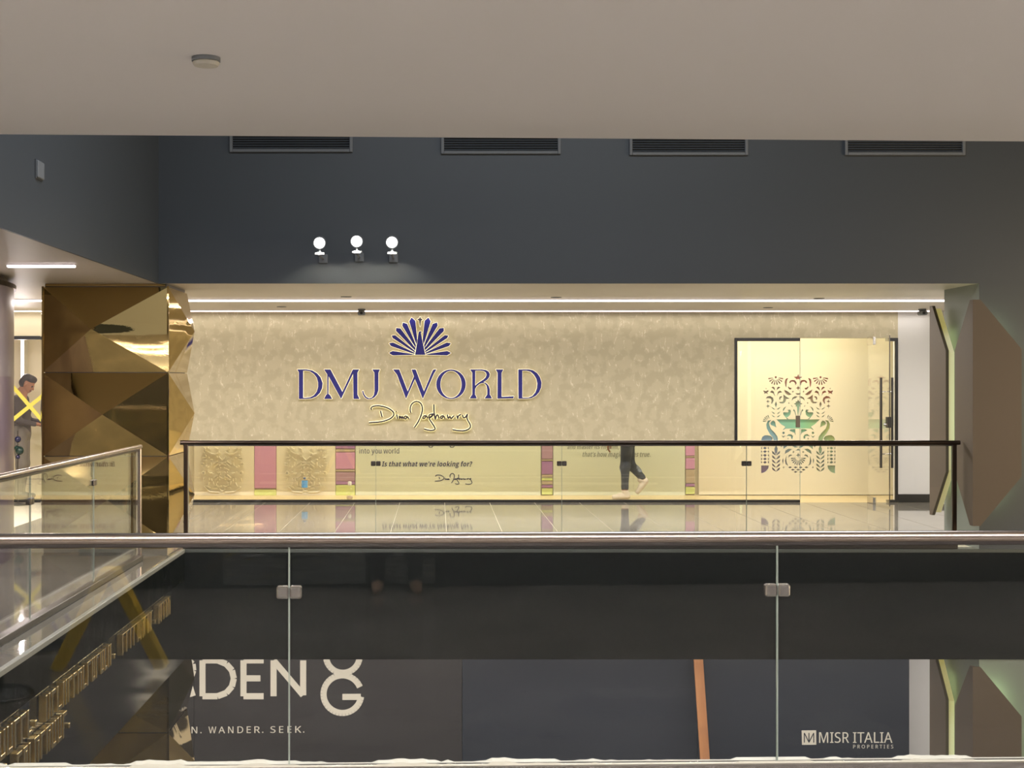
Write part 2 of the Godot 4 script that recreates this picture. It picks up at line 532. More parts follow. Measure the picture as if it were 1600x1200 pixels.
# ---------------------------------------------------------------- the building
func shell() -> void:
	# far gallery
	var fl := struct_node("floor")
	part("screed", box(Vector3(-11, -0.3, -21.0), Vector3(9, -0.004, -DF)), M.grout, fl)
	var ts := 0.6145
	var meshes := []
	for k in 3: meshes.append(box(Vector3(-ts / 2 + 0.003, -0.012, -ts / 2 + 0.003), Vector3(ts / 2 - 0.003, 0.0, ts / 2 - 0.003)))
	var rng := RandomNumberGenerator.new()
	rng.seed = 5
	for i in range(-8, 11):
		for j in 9:
			var z := -DW + 0.02 + ts * (j + 0.5)
			if z > -DF - ts * 0.45: continue
			part("tile", meshes[0], M.tile[rng.randi() % 3], fl, Vector3(0.095 + ts * (i + 0.5), 0, z))
	part("edge_course", box(Vector3(-5.0, -0.012, -DF - 0.16), Vector3(9, 0.0, -DF)), M.tile[0], fl)
	struct("floor_left", box(Vector3(-11, -0.3, -DF), Vector3(XE, 0.0, -6.2)), M.tile[1])
	struct("ceiling", box(Vector3(-11, CEIL, -DW), Vector3(9.6, CEIL + 0.3, -DF - 0.02)), M.ceiling)
	struct("ceiling_left", box(Vector3(-11, CEIL, -DF - 0.02), Vector3(XL - 0.02, CEIL + 0.3, -5.2)), M.ceiling)
	struct("wall_far", box(Vector3(XL, CEIL, -DF - 0.02), Vector3(9.6, 6.4, -DF)), M.fascia)
	struct("wall_left", box(Vector3(XL - 0.02, CEIL, -DF), Vector3(XL, 6.4, -5.2)), M.fascia)
	# right-hand pier of the opening: front in the fascia's paint, reveal paler
	var px := X(1530, DF)
	var pier := struct("wall_right", box(Vector3(px, -1.5, -14.88), Vector3(9.6, CEIL, -DF)), M.pier)
	part("front_skin", box(Vector3(px, 0.0, -DF), Vector3(9.6, CEIL, -DF + 0.004)), M.fascia, pier)
	struct("ceiling_atrium", box(Vector3(-3.2, 6.4, -14.4), Vector3(9.8, 6.7, -4.5)), M.fascia)
	struct("wall_right_atrium", box(Vector3(9.6, -4.0, -21.2), Vector3(9.9, 6.7, 1.0)), M.fascia)
	# slab edges
	struct("trim_1", box(Vector3(XE, -0.035, -DF), Vector3(9.6, 0.0, -DF + 0.02), 0.004), M.trim)
	struct("trim_2", box(Vector3(XE - 0.03, -0.035, -DF + 0.03), Vector3(XE + 0.008, 0.003, -6.2), 0.004), M.trim_light)
	struct("wall_far_slab", box(Vector3(-4.0, -1.09, -DF - 0.3), Vector3(9.6, -0.035, -DF + 0.012)), M.black_gloss)
	struct("wall_left_slab", box(Vector3(XE - 0.3, -1.09, -DF + 0.012), Vector3(XE, -0.035, -6.2)), M.black_gloss)
	# the walkway of the photographer
	var edge := func(x: float, d: float) -> float: return -(d + 0.04 * x)
	struct("ceiling_near", slab(PackedVector2Array([Vector2(-11, 1.0), Vector2(9.6, 1.0), Vector2(9.6, edge.call(9.6, 5.61)), Vector2(-11, edge.call(-11.0, 5.61))]), CEIL, CEIL + 0.35), M.ceiling_near)
	struct("floor_near", slab(PackedVector2Array([Vector2(-11, 1.0), Vector2(9.6, 1.0), Vector2(9.6, -5.85), Vector2(-11, -5.25)]), -1.09, 0.0), M.floor_near)
	struct("wall_near_fascia", slab(PackedVector2Array([Vector2(XL, edge.call(XL, 5.35)), Vector2(9.6, edge.call(9.6, 5.35)), Vector2(9.6, edge.call(9.6, 5.60)), Vector2(XL, edge.call(XL, 5.60))]), CEIL + 0.35, 6.4), M.fascia)
	struct("wall_left_end", box(Vector3(-11.2, -4.0, -21.2), Vector3(-11, CEIL + 0.3, 1.0)), M.cream)

func shop_front() -> void:
	# header wall that carries the sign, its foot hidden behind the railing
	var xa := -11.0
	var xd := X(1148, DW)
	var foot := Y(691, DW)
	struct("wall_sign", box(Vector3(X(150, DW), foot, -DW - 0.16), Vector3(xd, CEIL, -DW)), M.plaster)
	struct("wall_sign_over_door", box(Vector3(xd, Y(528, DW), -DW - 0.16), Vector3(X(1403, DW), CEIL, -DW)), M.plaster)
	struct("wall_white", box(Vector3(X(1403, DW), 0, -DW - 0.2), Vector3(9.6, CEIL, -DW)), M.white_wall)
	struct("baseboard_white", box(Vector3(X(1403, DW), 0, -DW), Vector3(9.6, Y(772, DW), -DW + 0.02), 0.004), M.black)
	# frame round the doorway
	var fr := struct_node("trim_3")
	part("jamb", box(Vector3(xd - 0.003, foot, -DW - 0.17), Vector3(xd + 0.035, Y(528, DW), -DW + 0.015), 0.003), M.black, fr)
	part("head_rail", box(Vector3(xd + 0.035, Y(533, DW), -DW - 0.07), Vector3(X(1250, DW), Y(528, DW), -DW + 0.012), 0.003), M.black, fr)
	part("head_rail", box(Vector3(X(1386, DW), Y(533, DW), -DW - 0.07), Vector3(X(1403, DW), Y(528, DW), -DW + 0.012), 0.003), M.black, fr)
	part("jamb", box(Vector3(X(1398.5, DW), 0.0, -DW - 0.03), Vector3(X(1403, DW), Y(533, DW), -DW + 0.012), 0.003), M.black, fr)
	part("sill", box(Vector3(X(1386, DW), 0.0, -DW - 0.05), Vector3(X(1398.5, DW), 0.035, -DW + 0.012), 0.003), M.black, fr)
	part("bottom_rail", box(Vector3(X(150, DW), 0.0, -DW - 0.05), Vector3(X(1250, DW), Y(781, DW), -DW + 0.012), 0.003), M.black, fr)
	# glazing
	var win := struct_node("window_1")
	var x0s := [150.0, 430.0, 720.0, 990.0]
	for i in 4:
		var x1: float = x0s[i + 1] if i < 3 else 1149.5
		part("pane", box(Vector3(X(x0s[i], DW) + 0.003, Y(781, DW), -DW - 0.016), Vector3(X(x1, DW) - 0.003, foot + 0.02, -DW - 0.006)), M.glass, win)
	part("pane", box(Vector3(X(1149.5, DW) + 0.003, Y(781, DW), -DW - 0.016), Vector3(X(1250, DW), Y(533, DW), -DW - 0.006)), M.glass, win)
	part("polished_edge", box(Vector3(X(1250, DW), Y(781, DW), -DW - 0.016), Vector3(X(1250, DW) + 0.006, Y(533, DW), -DW - 0.006)), M.glass_edge, win)
	part("pane_clamp", box(Vector3(X(1244, DW), Y(668, DW), -DW - 0.03), Vector3(X(1250, DW), Y(649.5, DW), -DW + 0.006), 0.004), M.bronze, win)
	# the door leaf, swung open towards the walkway
	var dr := struct_node("door_1", Vector3(X(1356, DW), 0, -DW + 0.03))
	var len := 0.82
	var h := Y(527, DW)
	var turn := 0.03
	dr.rotation.y = -PI / 2 + turn      # local x runs towards the photographer
	part("glass_leaf", box(Vector3(0, 0.02, -0.006), Vector3(len, h, 0.006)), M.glass, dr)
	part("polished_edge", box(Vector3(len, 0.02, -0.006), Vector3(len + 0.006, h, 0.006)), M.dark_steel, dr)
	for y in [[0.0, 0.09], [h - 0.11, h]]:
		part("patch_fitting", box(Vector3(0.0, y[0], -0.02), Vector3(0.24, y[1], 0.02), 0.004), M.steel, dr)
	var y0 := Y(731, 18.6); var y1 := Y(590, 18.6)
	for s in [-1.0, 1.0]:
		var hd := part("pull_handle", tube([Vector3(len - 0.11, y0, s * 0.075), Vector3(len - 0.11, y1, s * 0.075)], 0.017, 14), M.dark_steel, dr)
		for yy in [Y(612, 18.6), Y(709, 18.6)]:
			part("standoff", tube([Vector3(len - 0.11, yy, s * 0.006), Vector3(len - 0.11, yy, s * 0.075)], 0.008, 8), M.steel, hd)
	var lk := part("lock", box(Vector3(len - 0.07, Y(668, 18.6), -0.03), Vector3(len + 0.01, Y(651, 18.6), 0.03), 0.006), M.dark_steel, dr)
	part("thumb_turn", tube([Vector3(len - 0.03, Y(663, 18.6), 0.03), Vector3(len - 0.03, Y(663, 18.6), 0.07)], 0.02, 12), M.steel, lk)
	# inside of the shop
	struct("floor_shop", box(Vector3(-11, -0.3, -DB - 0.3), Vector3(9.6, 0.0, -DW - 0.0)), M.floor_inside)
	struct("ceiling_shop", box(Vector3(-11, 2.95, -DB - 0.3), Vector3(9.6, 3.1, -DW)), M.cream)
	struct("wall_back", box(Vector3(-11, 0, -DB - 0.3), Vector3(9.6, 2.95, -DB - 0.06)), M.cream)
	var t := thing("shop_light", "warm linear light on the ceiling inside the shop", "light", Vector3(1.0, 2.95, -19.55))
	part("diffuser", box(Vector3(-5.0, -0.03, -0.03), Vector3(5.0, -0.003, 0.03), 0.004), M.halo, t)
	area_light(t, Vector3(1.0, 2.90, -19.55), Vector3.DOWN, Vector2(10.0, 0.06), 22.0, Color(1.0, 0.965, 0.87))

# ---------------------------------------------------------------- things on the display wall
func motif_shapes() -> Array:
	# cut-outs of the door motif in the frame of a 11.43-fold enlargement, whose corner is pixel (1180, 570); the left half, mirrored at 768
	var L := []
	var raw := [
		[745, 265, 720, 240, 690, 215, 750, 210, 768, 165, 785, 210, 845, 215, 815, 240, 790, 265, 768, 252],
		[565, 240, 590, 240, 567, 290, 558, 410, 537, 370, 527, 310, 540, 260],
		[605, 320, 620, 285, 660, 270, 710, 275, 740, 310, 740, 340, 715, 370, 712, 335, 690, 305, 650, 300, 628, 330],
		[585, 380, 620, 408, 655, 415, 640, 445, 610, 440, 590, 415],
		[515, 445, 570, 468, 650, 530, 600, 545, 555, 525, 530, 490],
		[715, 508, 821, 508, 790, 535, 745, 535],
		[288, 405, 320, 388, 348, 412, 356, 460, 325, 430],
		[448, 405, 418, 388, 390, 412, 382, 460, 413, 430],
		[258, 490, 295, 458, 335, 480, 352, 560, 320, 510, 285, 498],
		[482, 490, 445, 458, 405, 480, 388, 560, 420, 510, 455, 498],
		[145, 455, 190, 470, 240, 450, 235, 485, 215, 495, 235, 525, 195, 508, 155, 525, 168, 495, 150, 485],
		[185, 602, 215, 565, 270, 556, 318, 588, 332, 640, 298, 702, 285, 690, 292, 640, 275, 604, 230, 598],
		[425, 610, 435, 570, 475, 558, 480, 582, 455, 590, 447, 632],
		[505, 530, 560, 572, 615, 605, 555, 612, 540, 660, 505, 690, 450, 688, 425, 665, 490, 658, 505, 620],
		[653, 640, 665, 590, 710, 560, 762, 568, 722, 598, 690, 606],
		[370, 655, 392, 705, 372, 768, 346, 710],
		[553, 742, 528, 785, 502, 838, 494, 800, 510, 770],
		[500, 848, 588, 850, 600, 830, 575, 805, 625, 800, 640, 830, 630, 890, 592, 930, 560, 936, 596, 972, 572, 972, 520, 912, 500, 882],
		[768, 618, 785, 655, 815, 655, 808, 680, 848, 695, 810, 715, 815, 745, 790, 745, 773, 908, 763, 908, 746, 745, 721, 745, 726, 715, 688, 695, 728, 680, 721, 655, 751, 655],
		[690, 790, 708, 812, 735, 908, 725, 910, 700, 832, 676, 820],
		[640, 715, 672, 752, 650, 742],
		[380, 975, 1156, 975, 1076, 1060, 996, 1110, 1036, 1150, 1041, 1170, 996, 1140, 540, 1140, 495, 1170, 500, 1150, 540, 1110, 460, 1060],
		[290, 984, 225, 999, 198, 1064, 205, 1134, 260, 1234, 310, 1294, 330, 1350, 410, 1350, 400, 1284, 350, 1214, 280, 1144, 257, 1084, 252, 1034],
		[270, 1044, 290, 1009, 330, 994, 360, 1024, 376, 1119, 330, 1094, 282, 1074],
		[108, 1440, 110, 1330, 130, 1285, 170, 1259, 230, 1259, 285, 1274, 312, 1309, 305, 1345, 245, 1360, 245, 1440],
		[107, 1799, 245, 1799, 235, 1854, 190, 1909, 130, 1934, 108, 1934],
		[375, 1439, 402, 1494, 395, 1564, 372, 1604, 348, 1564, 342, 1494],
		[440, 1425, 470, 1474, 487, 1459, 470, 1425],
		[605, 1169, 640, 1150, 718, 1150, 720, 1254, 700, 1214, 660, 1199],
		[560, 1274, 600, 1239, 650, 1244, 678, 1284, 668, 1329, 640, 1314, 640, 1279, 600, 1269],
		[470, 1259, 505, 1279, 540, 1259, 505, 1309],
		[505, 1420, 615, 1425, 505, 1509],
		[660, 1425, 690, 1430, 765, 1474, 710, 1482, 670, 1455],
		[525, 1594, 540, 1534, 590, 1499, 660, 1504, 600, 1554],
		[720, 1529, 768, 1499, 816, 1529],
		[590, 1659, 600, 1614, 640, 1599, 665, 1624, 630, 1626],
		[500, 1664, 482, 1714, 498, 1769, 507, 1714],
		[555, 1629, 530, 1714, 545, 1779, 592, 1804, 570, 1764, 558, 1704],
	]
	for r in raw:
		var p := PackedVector2Array()
		for i in range(0, r.size(), 2): p.append(Vector2(r[i], r[i + 1]))
		L.append(p)
	var star := func(c: Vector2, r: float, q := 0.3) -> PackedVector2Array:
		var p := PackedVector2Array()
		for i in 8:
			p.append(c + Vector2.from_angle(TAU * i / 8.0 - PI / 2) * (r if i % 2 == 0 else r * q * 1.2))
		return p
	for s in [[768, 415, 46], [673, 480, 22], [228, 655, 36], [228, 738, 40], [600, 683, 18], [195, 425, 16], [768, 1614, 46], [680, 1554, 24], [507, 1831, 22], [590, 1319, 20]]:
		L.append(star.call(Vector2(s[0], s[1]), float(s[2])))
	var petals := func(c: Vector2, r0: float, r1: float, a0: float, a1: float, n: int, hw: float) -> void:
		for i in n:
			var a := deg_to_rad(lerpf(a0, a1, float(i) / (n - 1)))
			var d := Vector2.from_angle(a); var e := d.orthogonal()
			L.append(PackedVector2Array([c + d * r0 - e * hw * 0.35, c + d * r1 - e * hw, c + d * (r1 + hw * 0.5), c + d * r1 + e * hw, c + d * r0 + e * hw * 0.35]))
	petals.call(Vector2(368, 225), 48.0, 132.0, 10.0, 170.0, 8, 13.0)
	petals.call(Vector2(768, 1662), 48.0, 126.0, 5.0, 175.0, 10, 12.0)
	petals.call(Vector2(268, 1024), 66.0, 128.0, 188.0, 252.0, 5, 9.0)
	var disc := PackedVector2Array()
	for i in 10: disc.append(Vector2(368, 222) + Vector2.from_angle(TAU * i / 10) * 20.0)
	L.append(disc)
	disc = PackedVector2Array()
	for i in 10: disc.append(Vector2(505, 1216) + Vector2.from_angle(TAU * i / 10) * 22.0)
	L.append(disc)
	for y in [755.0, 832.0, 892.0]:
		for s in [-1.0, 1.0]:
			L.append(PackedVector2Array([Vector2(370 + s * 82, y - 2), Vector2(370 + s * 45, y + 18), Vector2(370 + s * 12, y + 42), Vector2(370 + s * 50, y + 40)]))
	for y in [1548.0, 1622.0, 1696.0, 1768.0, 1838.0]:
		for s in [-1.0, 1.0]:
			L.append(PackedVector2Array([Vector2(372 + s * 76, y - 10), Vector2(372 + s * 40, y + 10), Vector2(372 + s * 3, y + 58), Vector2(372 + s * 3, y + 70), Vector2(372 + s * 62, y + 40)]))
	for y in [1487.0, 1549.0, 1616.0, 1682.0, 1742.0]:
		L.append(PackedVector2Array([Vector2(140, y), Vector2(175, y - 26), Vector2(210, y), Vector2(175, y + 26)]))
		L.append(PackedVector2Array([Vector2(105, y - 24), Vector2(128, y), Vector2(105, y + 24)]))
		L.append(PackedVector2Array([Vector2(245, y - 24), Vector2(222, y), Vector2(245, y + 24)]))
	for r in [[1832, [622, 722]], [1874, [673]], [1914, [722]]]:
		for x in r[1]:
			L.append(PackedVector2Array([Vector2(x - 36, r[0]), Vector2(x, r[0] - 19), Vector2(x + 36, r[0]), Vector2(x, r[0] + 19)]))
	L.append(PackedVector2Array([Vector2(732, 1874), Vector2(768, 1855), Vector2(804, 1874), Vector2(768, 1893)]))
	var all := []
	for p in L:
		all.append(p)
		var c := Vector2.ZERO
		for v in p: c += v / p.size()
		if absf(c.x - 768.0) > 8.0:
			var q := PackedVector2Array()
			for v in p: q.append(Vector2(1536.0 - v.x, v.y))
			all.append(q)
	return all

func motif_colour(u: float, v: float) -> Color:
	# the dye behind the cut-outs: brown and red above, sea green amid, blue, violet and olive below
	var left := Gradient.new()
	left.offsets = PackedFloat32Array([0.0, 0.28, 0.42, 0.6, 0.68, 0.8, 1.0])
	left.colors = PackedColorArray([rgb8(140, 92, 74), rgb8(140, 132, 116), rgb8(120, 168, 146), rgb8(108, 140, 178), rgb8(118, 138, 176), rgb8(120, 104, 128), rgb8(110, 84, 116)])
	var mid := Gradient.new()
	mid.offsets = PackedFloat32Array([0.0, 0.15, 0.35, 0.5, 0.75, 1.0])
	mid.colors = PackedColorArray([rgb8(170, 84, 74), rgb8(150, 104, 82), rgb8(126, 168, 138), rgb8(124, 186, 146), rgb8(140, 160, 146), rgb8(132, 116, 104)])
	var right := Gradient.new()
	right.offsets = PackedFloat32Array([0.0, 0.25, 0.4, 0.55, 0.7, 0.85, 1.0])
	right.colors = PackedColorArray([rgb8(170, 82, 66), rgb8(176, 98, 76), rgb8(140, 130, 92), rgb8(178, 170, 92), rgb8(150, 176, 120), rgb8(140, 156, 128), rgb8(138, 172, 128)])
	var a := left.sample(v); var b := mid.sample(v); var c := right.sample(v)
	return a.lerp(b, clampf(u * 2.0, 0, 1)) if u < 0.5 else b.lerp(c, clampf(u * 2.0 - 1.0, 0, 1))

func display_wall() -> void:
	# panel with the coloured cut-out motif, seen through the doorway
	var zf := -DB
	var t := thing("motif_panel", "cream panel with colourful cut-out birds, flowers and basin seen through the doorway", "panel", Vector3(X(1250, DB), 0, zf))
	var lo := Vector3(X(1092, DB), 0.0, zf)
	var hi := Vector3(X(1470, DB), 2.95, zf)
	var csg := CSGBox3D.new()
	csg.name = "cut_out_sheet"
	csg.size = Vector3(hi.x - lo.x, 2.9, 0.022)
	csg.material = M.cream
	t.add_child(csg)
	csg.position = Vector3((lo.x + hi.x) / 2.0 - t.position.x, 1.46, -0.011)
	for p in motif_shapes():
		var q := PackedVector2Array()
		for v in p: q.append(Vector2(X(1180 + v.x / 11.43, DB) - t.position.x - csg.position.x, Y(570 + v.y / 11.43, DB) - csg.position.y))
		if Geometry2D.triangulate_polygon(q).is_empty(): continue
		var c := CSGPolygon3D.new()
		c.name = "cut"
		c.polygon = q
		c.depth = 0.1
		c.operation = CSGShape3D.OPERATION_SUBTRACTION
		csg.add_child(c, true)
		c.position = Vector3(0, 0, 0.05)
	var im := Image.create(128, 160, false, Image.FORMAT_RGB8)
	for y in 160:
		for x in 128: im.set_pixel(x, y, motif_colour(x / 127.0, y / 159.0))
	var dye := mat(Color.WHITE, 0.6)
	dye.albedo_texture = ImageTexture.create_from_image(im)
	var q := QuadMesh.new()
	var a := P(1185, 580, DB); var b := P(1312, 746, DB)
	var bk := begin()
	var bl := Vector3(a.x - t.position.x, b.y, -0.0235); var tr := Vector3(b.x - t.position.x, a.y, -0.0235)
	for k in [[0, 0], [0, 1], [1, 1], [0, 0], [1, 1], [1, 0]]:
		bk.set_normal(Vector3.BACK)
		bk.set_uv(Vector2(k[0], 1 - k[1]))
		bk.add_vertex(Vector3(lerpf(bl.x, tr.x, k[0]), lerpf(bl.y, tr.y, k[1]), bl.z))
	part("dyed_backing", bk.commit(), dye, t)
	# carved cream panels
	for c in [[303.0, 397.0, 347.5, "cream panel with a carved ornament beside the gold column"], [432.0, 524.0, 478.0, "cream panel with a carved ornament between the pink and the purple column"]]:
		var pl := thing("carved_panel", c[3], "panel", Vector3(X(c[2], DB), 0, zf), "carved cream panels")
		part("board", box(Vector3(X(c[0], DB) - pl.position.x, 0, -0.05), Vector3(X(c[1], DB) - pl.position.x, 2.9, 0.0), 0.003), M.cream, pl)
		carved(pl, c[2])
	# colour columns: bands of pink, purple and lime
	var bands := [
		[397.0, 432.0, "pink column with a lime foot between the carved panels", [[690, 763, "pink"], [765, 774, "lime"]]],
		[524.0, 555.0, "purple banded column with a lime foot beside the first text panel", [[690, 701, "purple"], [702.5, 706, "taupe"], [707, 733, "pink"], [734, 737, "taupe"], [738, 752, "mauve"], [752.5, 757, "purple"], [758, 774, "lime"]]],
		[846.0, 864.0, "narrow purple banded column between the two text panels", [[690, 717, "mauve"], [718, 720, "taupe"], [721, 741, "purple"], [742, 746, "taupe"], [747, 751, "lime"], [752, 757, "taupe"], [758, 762, "purple"], [763, 773, "lime"]]],
		[1071.0, 1086.0, "narrow pink banded column behind the walking person", [[690, 712, "pink"], [713, 715, "taupe"], [716, 733, "pink"], [734, 755, "taupe"], [756, 760, "purple"], [761, 772, "lime"]]],
	]
	for c in bands:
		var col := thing("colour_column", c[2], "column", Vector3(X((c[0] + c[1]) / 2.0, DB), 0, zf), "colour columns on the display wall")
		var w := X(c[1], DB) - X(c[0], DB)
		part("core", box(Vector3(-w / 2 + 0.004, 0.0, -0.055), Vector3(w / 2 - 0.004, 2.9, -0.03)), M.taupe, col)
		for b2 in c[3]:
			var top := Y(b2[0], DB) if b2[0] > 690 else 1.9
			part("band", box(Vector3(-w / 2 + 0.003, maxf(Y(b2[1], DB), 0.0), -0.03), Vector3(w / 2 - 0.003, top, -0.004), 0.004), M[b2[2]], col)
	# text panels
	var d := DB - 0.006
	var tp := thing("text_panel", "pale green panel lettered 'into you world' behind the glass railing", "panel", Vector3(X(700, DB), 0, zf), "text panels on the display wall")
	part("board", box(Vector3(X(555.5, DB) - tp.position.x, 0, -0.05), Vector3(X(845, DB) - tp.position.x, 2.9, 0.0), 0.003), M.cream_print, tp)
	var ln := func(par: Node3D, text: String, x0: float, x1: float, base: float, top: float, bottom: float, sh: float, wt: int, m: Material, nm: String) -> void:
		# ink reaches from top to bottom, in pixels
		var msh := lettering(text, (bottom - top) / F * d, (x1 - x0) / F * d - sh * (bottom - top) / F * d, 0.003, sh, wt)
		part(nm, msh, m, par, Vector3(X(x0, d) - par.position.x, Y(bottom, d), 0.0))
	ln.call(tp, "the missing magic", 600.0, 721.0, 697.0, 686.5, 699.5, 0.0, 400, M.ink, "text_line")
	ln.call(tp, "into you world", 561.4, 623.7, 708.7, 700.0, 711.3, 0.0, 400, M.ink, "text_line")
	ln.call(tp, "Is that what we're looking for?", 596.0, 738.5, 729.0, 720.6, 731.6, 0.18, 700, M.ink, "text_line")
	var sg := []
	for l in signature_lines():
		var p := PackedVector2Array()
		for v in l:
			var zx: float = 620.0 + (v.x - 60.0) / 1405.0 * 257.0
			var zy: float = 310.0 + (v.y - 65.0) / 405.0 * 75.0
			p.append(Vector2(X(540 + zx / 4.444, d) - tp.position.x, Y(670 + zy / 4.444, d)))
		sg.append(smooth2(p))
	part("signature", strokes_mesh(sg, 0.011, 0.0, 0.003), M.ink, tp)
	var tp2 := thing("text_panel", "pale green panel with grey slanted lettering behind the walking person", "panel", Vector3(X(967, DB), 0, zf), "text panels on the display wall")
	part("board", box(Vector3(X(864.5, DB) - tp2.position.x, 0, -0.05), Vector3(X(1070.5, DB) - tp2.position.x, 2.9, 0.0), 0.003), M.cream_print, tp2)
	ln.call(tp2, "and master its rhythm,", 886.0, 968.0, 701.5, 694.0, 704.0, 0.12, 700, M.ink_grey, "text_line")
	ln.call(tp2, "that's how magic comes true.", 909.0, 1018.0, 714.0, 705.5, 716.5, 0.18, 700, M.ink_grey, "text_line")

func carved(par: Node3D, cx: float) -> void:
	# raised mouldings of the ornament, mirrored about its middle; frame of a 13.33-fold enlargement whose corner is pixel (300, 690), middle at 650
	var half := [
		[250, 120, 300, 150], [345, 110, 360, 145, 410, 155], [500, 130, 560, 150], [330, 195, 420, 250, 500, 265, 590, 215], [245, 215, 285, 230],
		[235, 330, 300, 330], [255, 382, 315, 382], [205, 447, 270, 447], [205, 495, 255, 500], [290, 280, 320, 300], [360, 330, 385, 330],
		[530, 310, 560, 325, 590, 300], [590, 330, 650, 385], [405, 370, 450, 375], [470, 465, 550, 405], [575, 425, 650, 435], [480, 530, 560, 460],
		[580, 500, 600, 475, 650, 462], [420, 430, 410, 500], [290, 520, 320, 500], [345, 540, 370, 520], [515, 590, 570, 555], [600, 540, 625, 550],
		[540, 630, 580, 650, 610, 635], [380, 660, 455, 660], [345, 625, 370, 640], [600, 680, 625, 690], [470, 755, 545, 690], [490, 800, 560, 740],
		[590, 730, 650, 775], [375, 760, 380, 800], [420, 770, 430, 820], [525, 870, 560, 835], [520, 890, 550, 930, 590, 940, 630, 920],
		[355, 910, 375, 850], [270, 940, 400, 1040, 590, 1048], [335, 920, 400, 960], [470, 965, 545, 965], [590, 985, 620, 1015, 650, 1022], [265, 760, 255, 820],
		[470, 830, 480, 900], [600, 780, 590, 800],
	]
	var lines := []
	for r in half:
		for s in [1.0, -1.0]:
			var p := PackedVector2Array()
			for i in range(0, r.size(), 2):
				var px: float = cx + (r[i] - 650.0) * s / 13.33
				p.append(Vector2(X(px, DB) - par.position.x, Y(690 + r[i + 1] / 13.33, DB)))
			lines.append(p)
	for s in [1.0, -1.0]:
		var p := PackedVector2Array()
		for i in 9:
			var v := Vector2.from_angle(TAU * i / 8.0) * 34.0 + Vector2(255 - 650, 655)
			p.append(Vector2(X(cx + v.x * s / 13.33, DB) - par.position.x, Y(690 + v.y / 13.33, DB)))
		lines.append(p)
	var o := part("carved_ornament", strokes_mesh(lines, 0.016, -0.002, 0.034), M.cream, par)
	o.set_meta("label", "raised cream ornament")

# ---------------------------------------------------------------- the sign
func signature_lines() -> Array:
	var raw := [
		[95, 180, 90, 155, 120, 132, 200, 125, 300, 148, 370, 185, 405, 228, 395, 268, 340, 310, 230, 345, 60, 360],
		[220, 195, 242, 280], [438, 198, 441, 210], [445, 245, 455, 300],
		[480, 262, 484, 302, 500, 268, 512, 300, 526, 270, 535, 305],
		[590, 272, 560, 268, 548, 295, 570, 304, 592, 275, 612, 305],
		[640, 222, 630, 170, 650, 105, 700, 68, 752, 72, 790, 112, 800, 180, 780, 262, 740, 350, 690, 425],
		[852, 258, 818, 268, 806, 296, 830, 298, 856, 260, 872, 298],
		[945, 238, 905, 245, 888, 275, 900, 292, 935, 268, 958, 232, 925, 268, 893, 296, 925, 350, 975, 432, 958, 460, 900, 465, 822, 446],
		[960, 105, 962, 200, 978, 310, 990, 270, 1008, 248, 1022, 265, 1030, 300],
		[1092, 260, 1062, 268, 1050, 292, 1072, 298, 1096, 264, 1112, 300],
		[1145, 245, 1158, 298, 1182, 270, 1198, 302, 1236, 262],
		[1278, 258, 1290, 302, 1298, 266, 1332, 245],
		[1355, 250, 1368, 288, 1396, 282, 1425, 240, 1418, 300, 1465, 392, 1448, 442, 1380, 470, 1290, 468, 1215, 455],
	]
	var out := []
	for r in raw:
		var p := PackedVector2Array()
		for i in range(0, r.size(), 2): p.append(Vector2(r[i], r[i + 1]))
		out.append(p)
	return out

func sign_piece(t: Node3D, called: String, polys: Array, m: Material) -> void:
	# a face standing off the wall on a glowing acrylic body that shows as a thin rim
	var f := begin()
	var g := begin()
	var lift := 0.0
	for p in polys:
		if Geometry2D.is_polygon_clockwise(p): p.reverse()
		lift += 0.0006
		add_prism(f, p, 0.062 + lift, 0.085 + lift)
		for q in Geometry2D.offset_polygon(p, 0.006, Geometry2D.JOIN_ROUND):
			if not Geometry2D.is_polygon_clockwise(q): add_prism(g, thin(q, 0.002), 0.03 + lift, 0.062 + lift)
	var o := part(called, f.commit(), m, t)
	part("glowing_rim", g.commit(), M.halo, o)

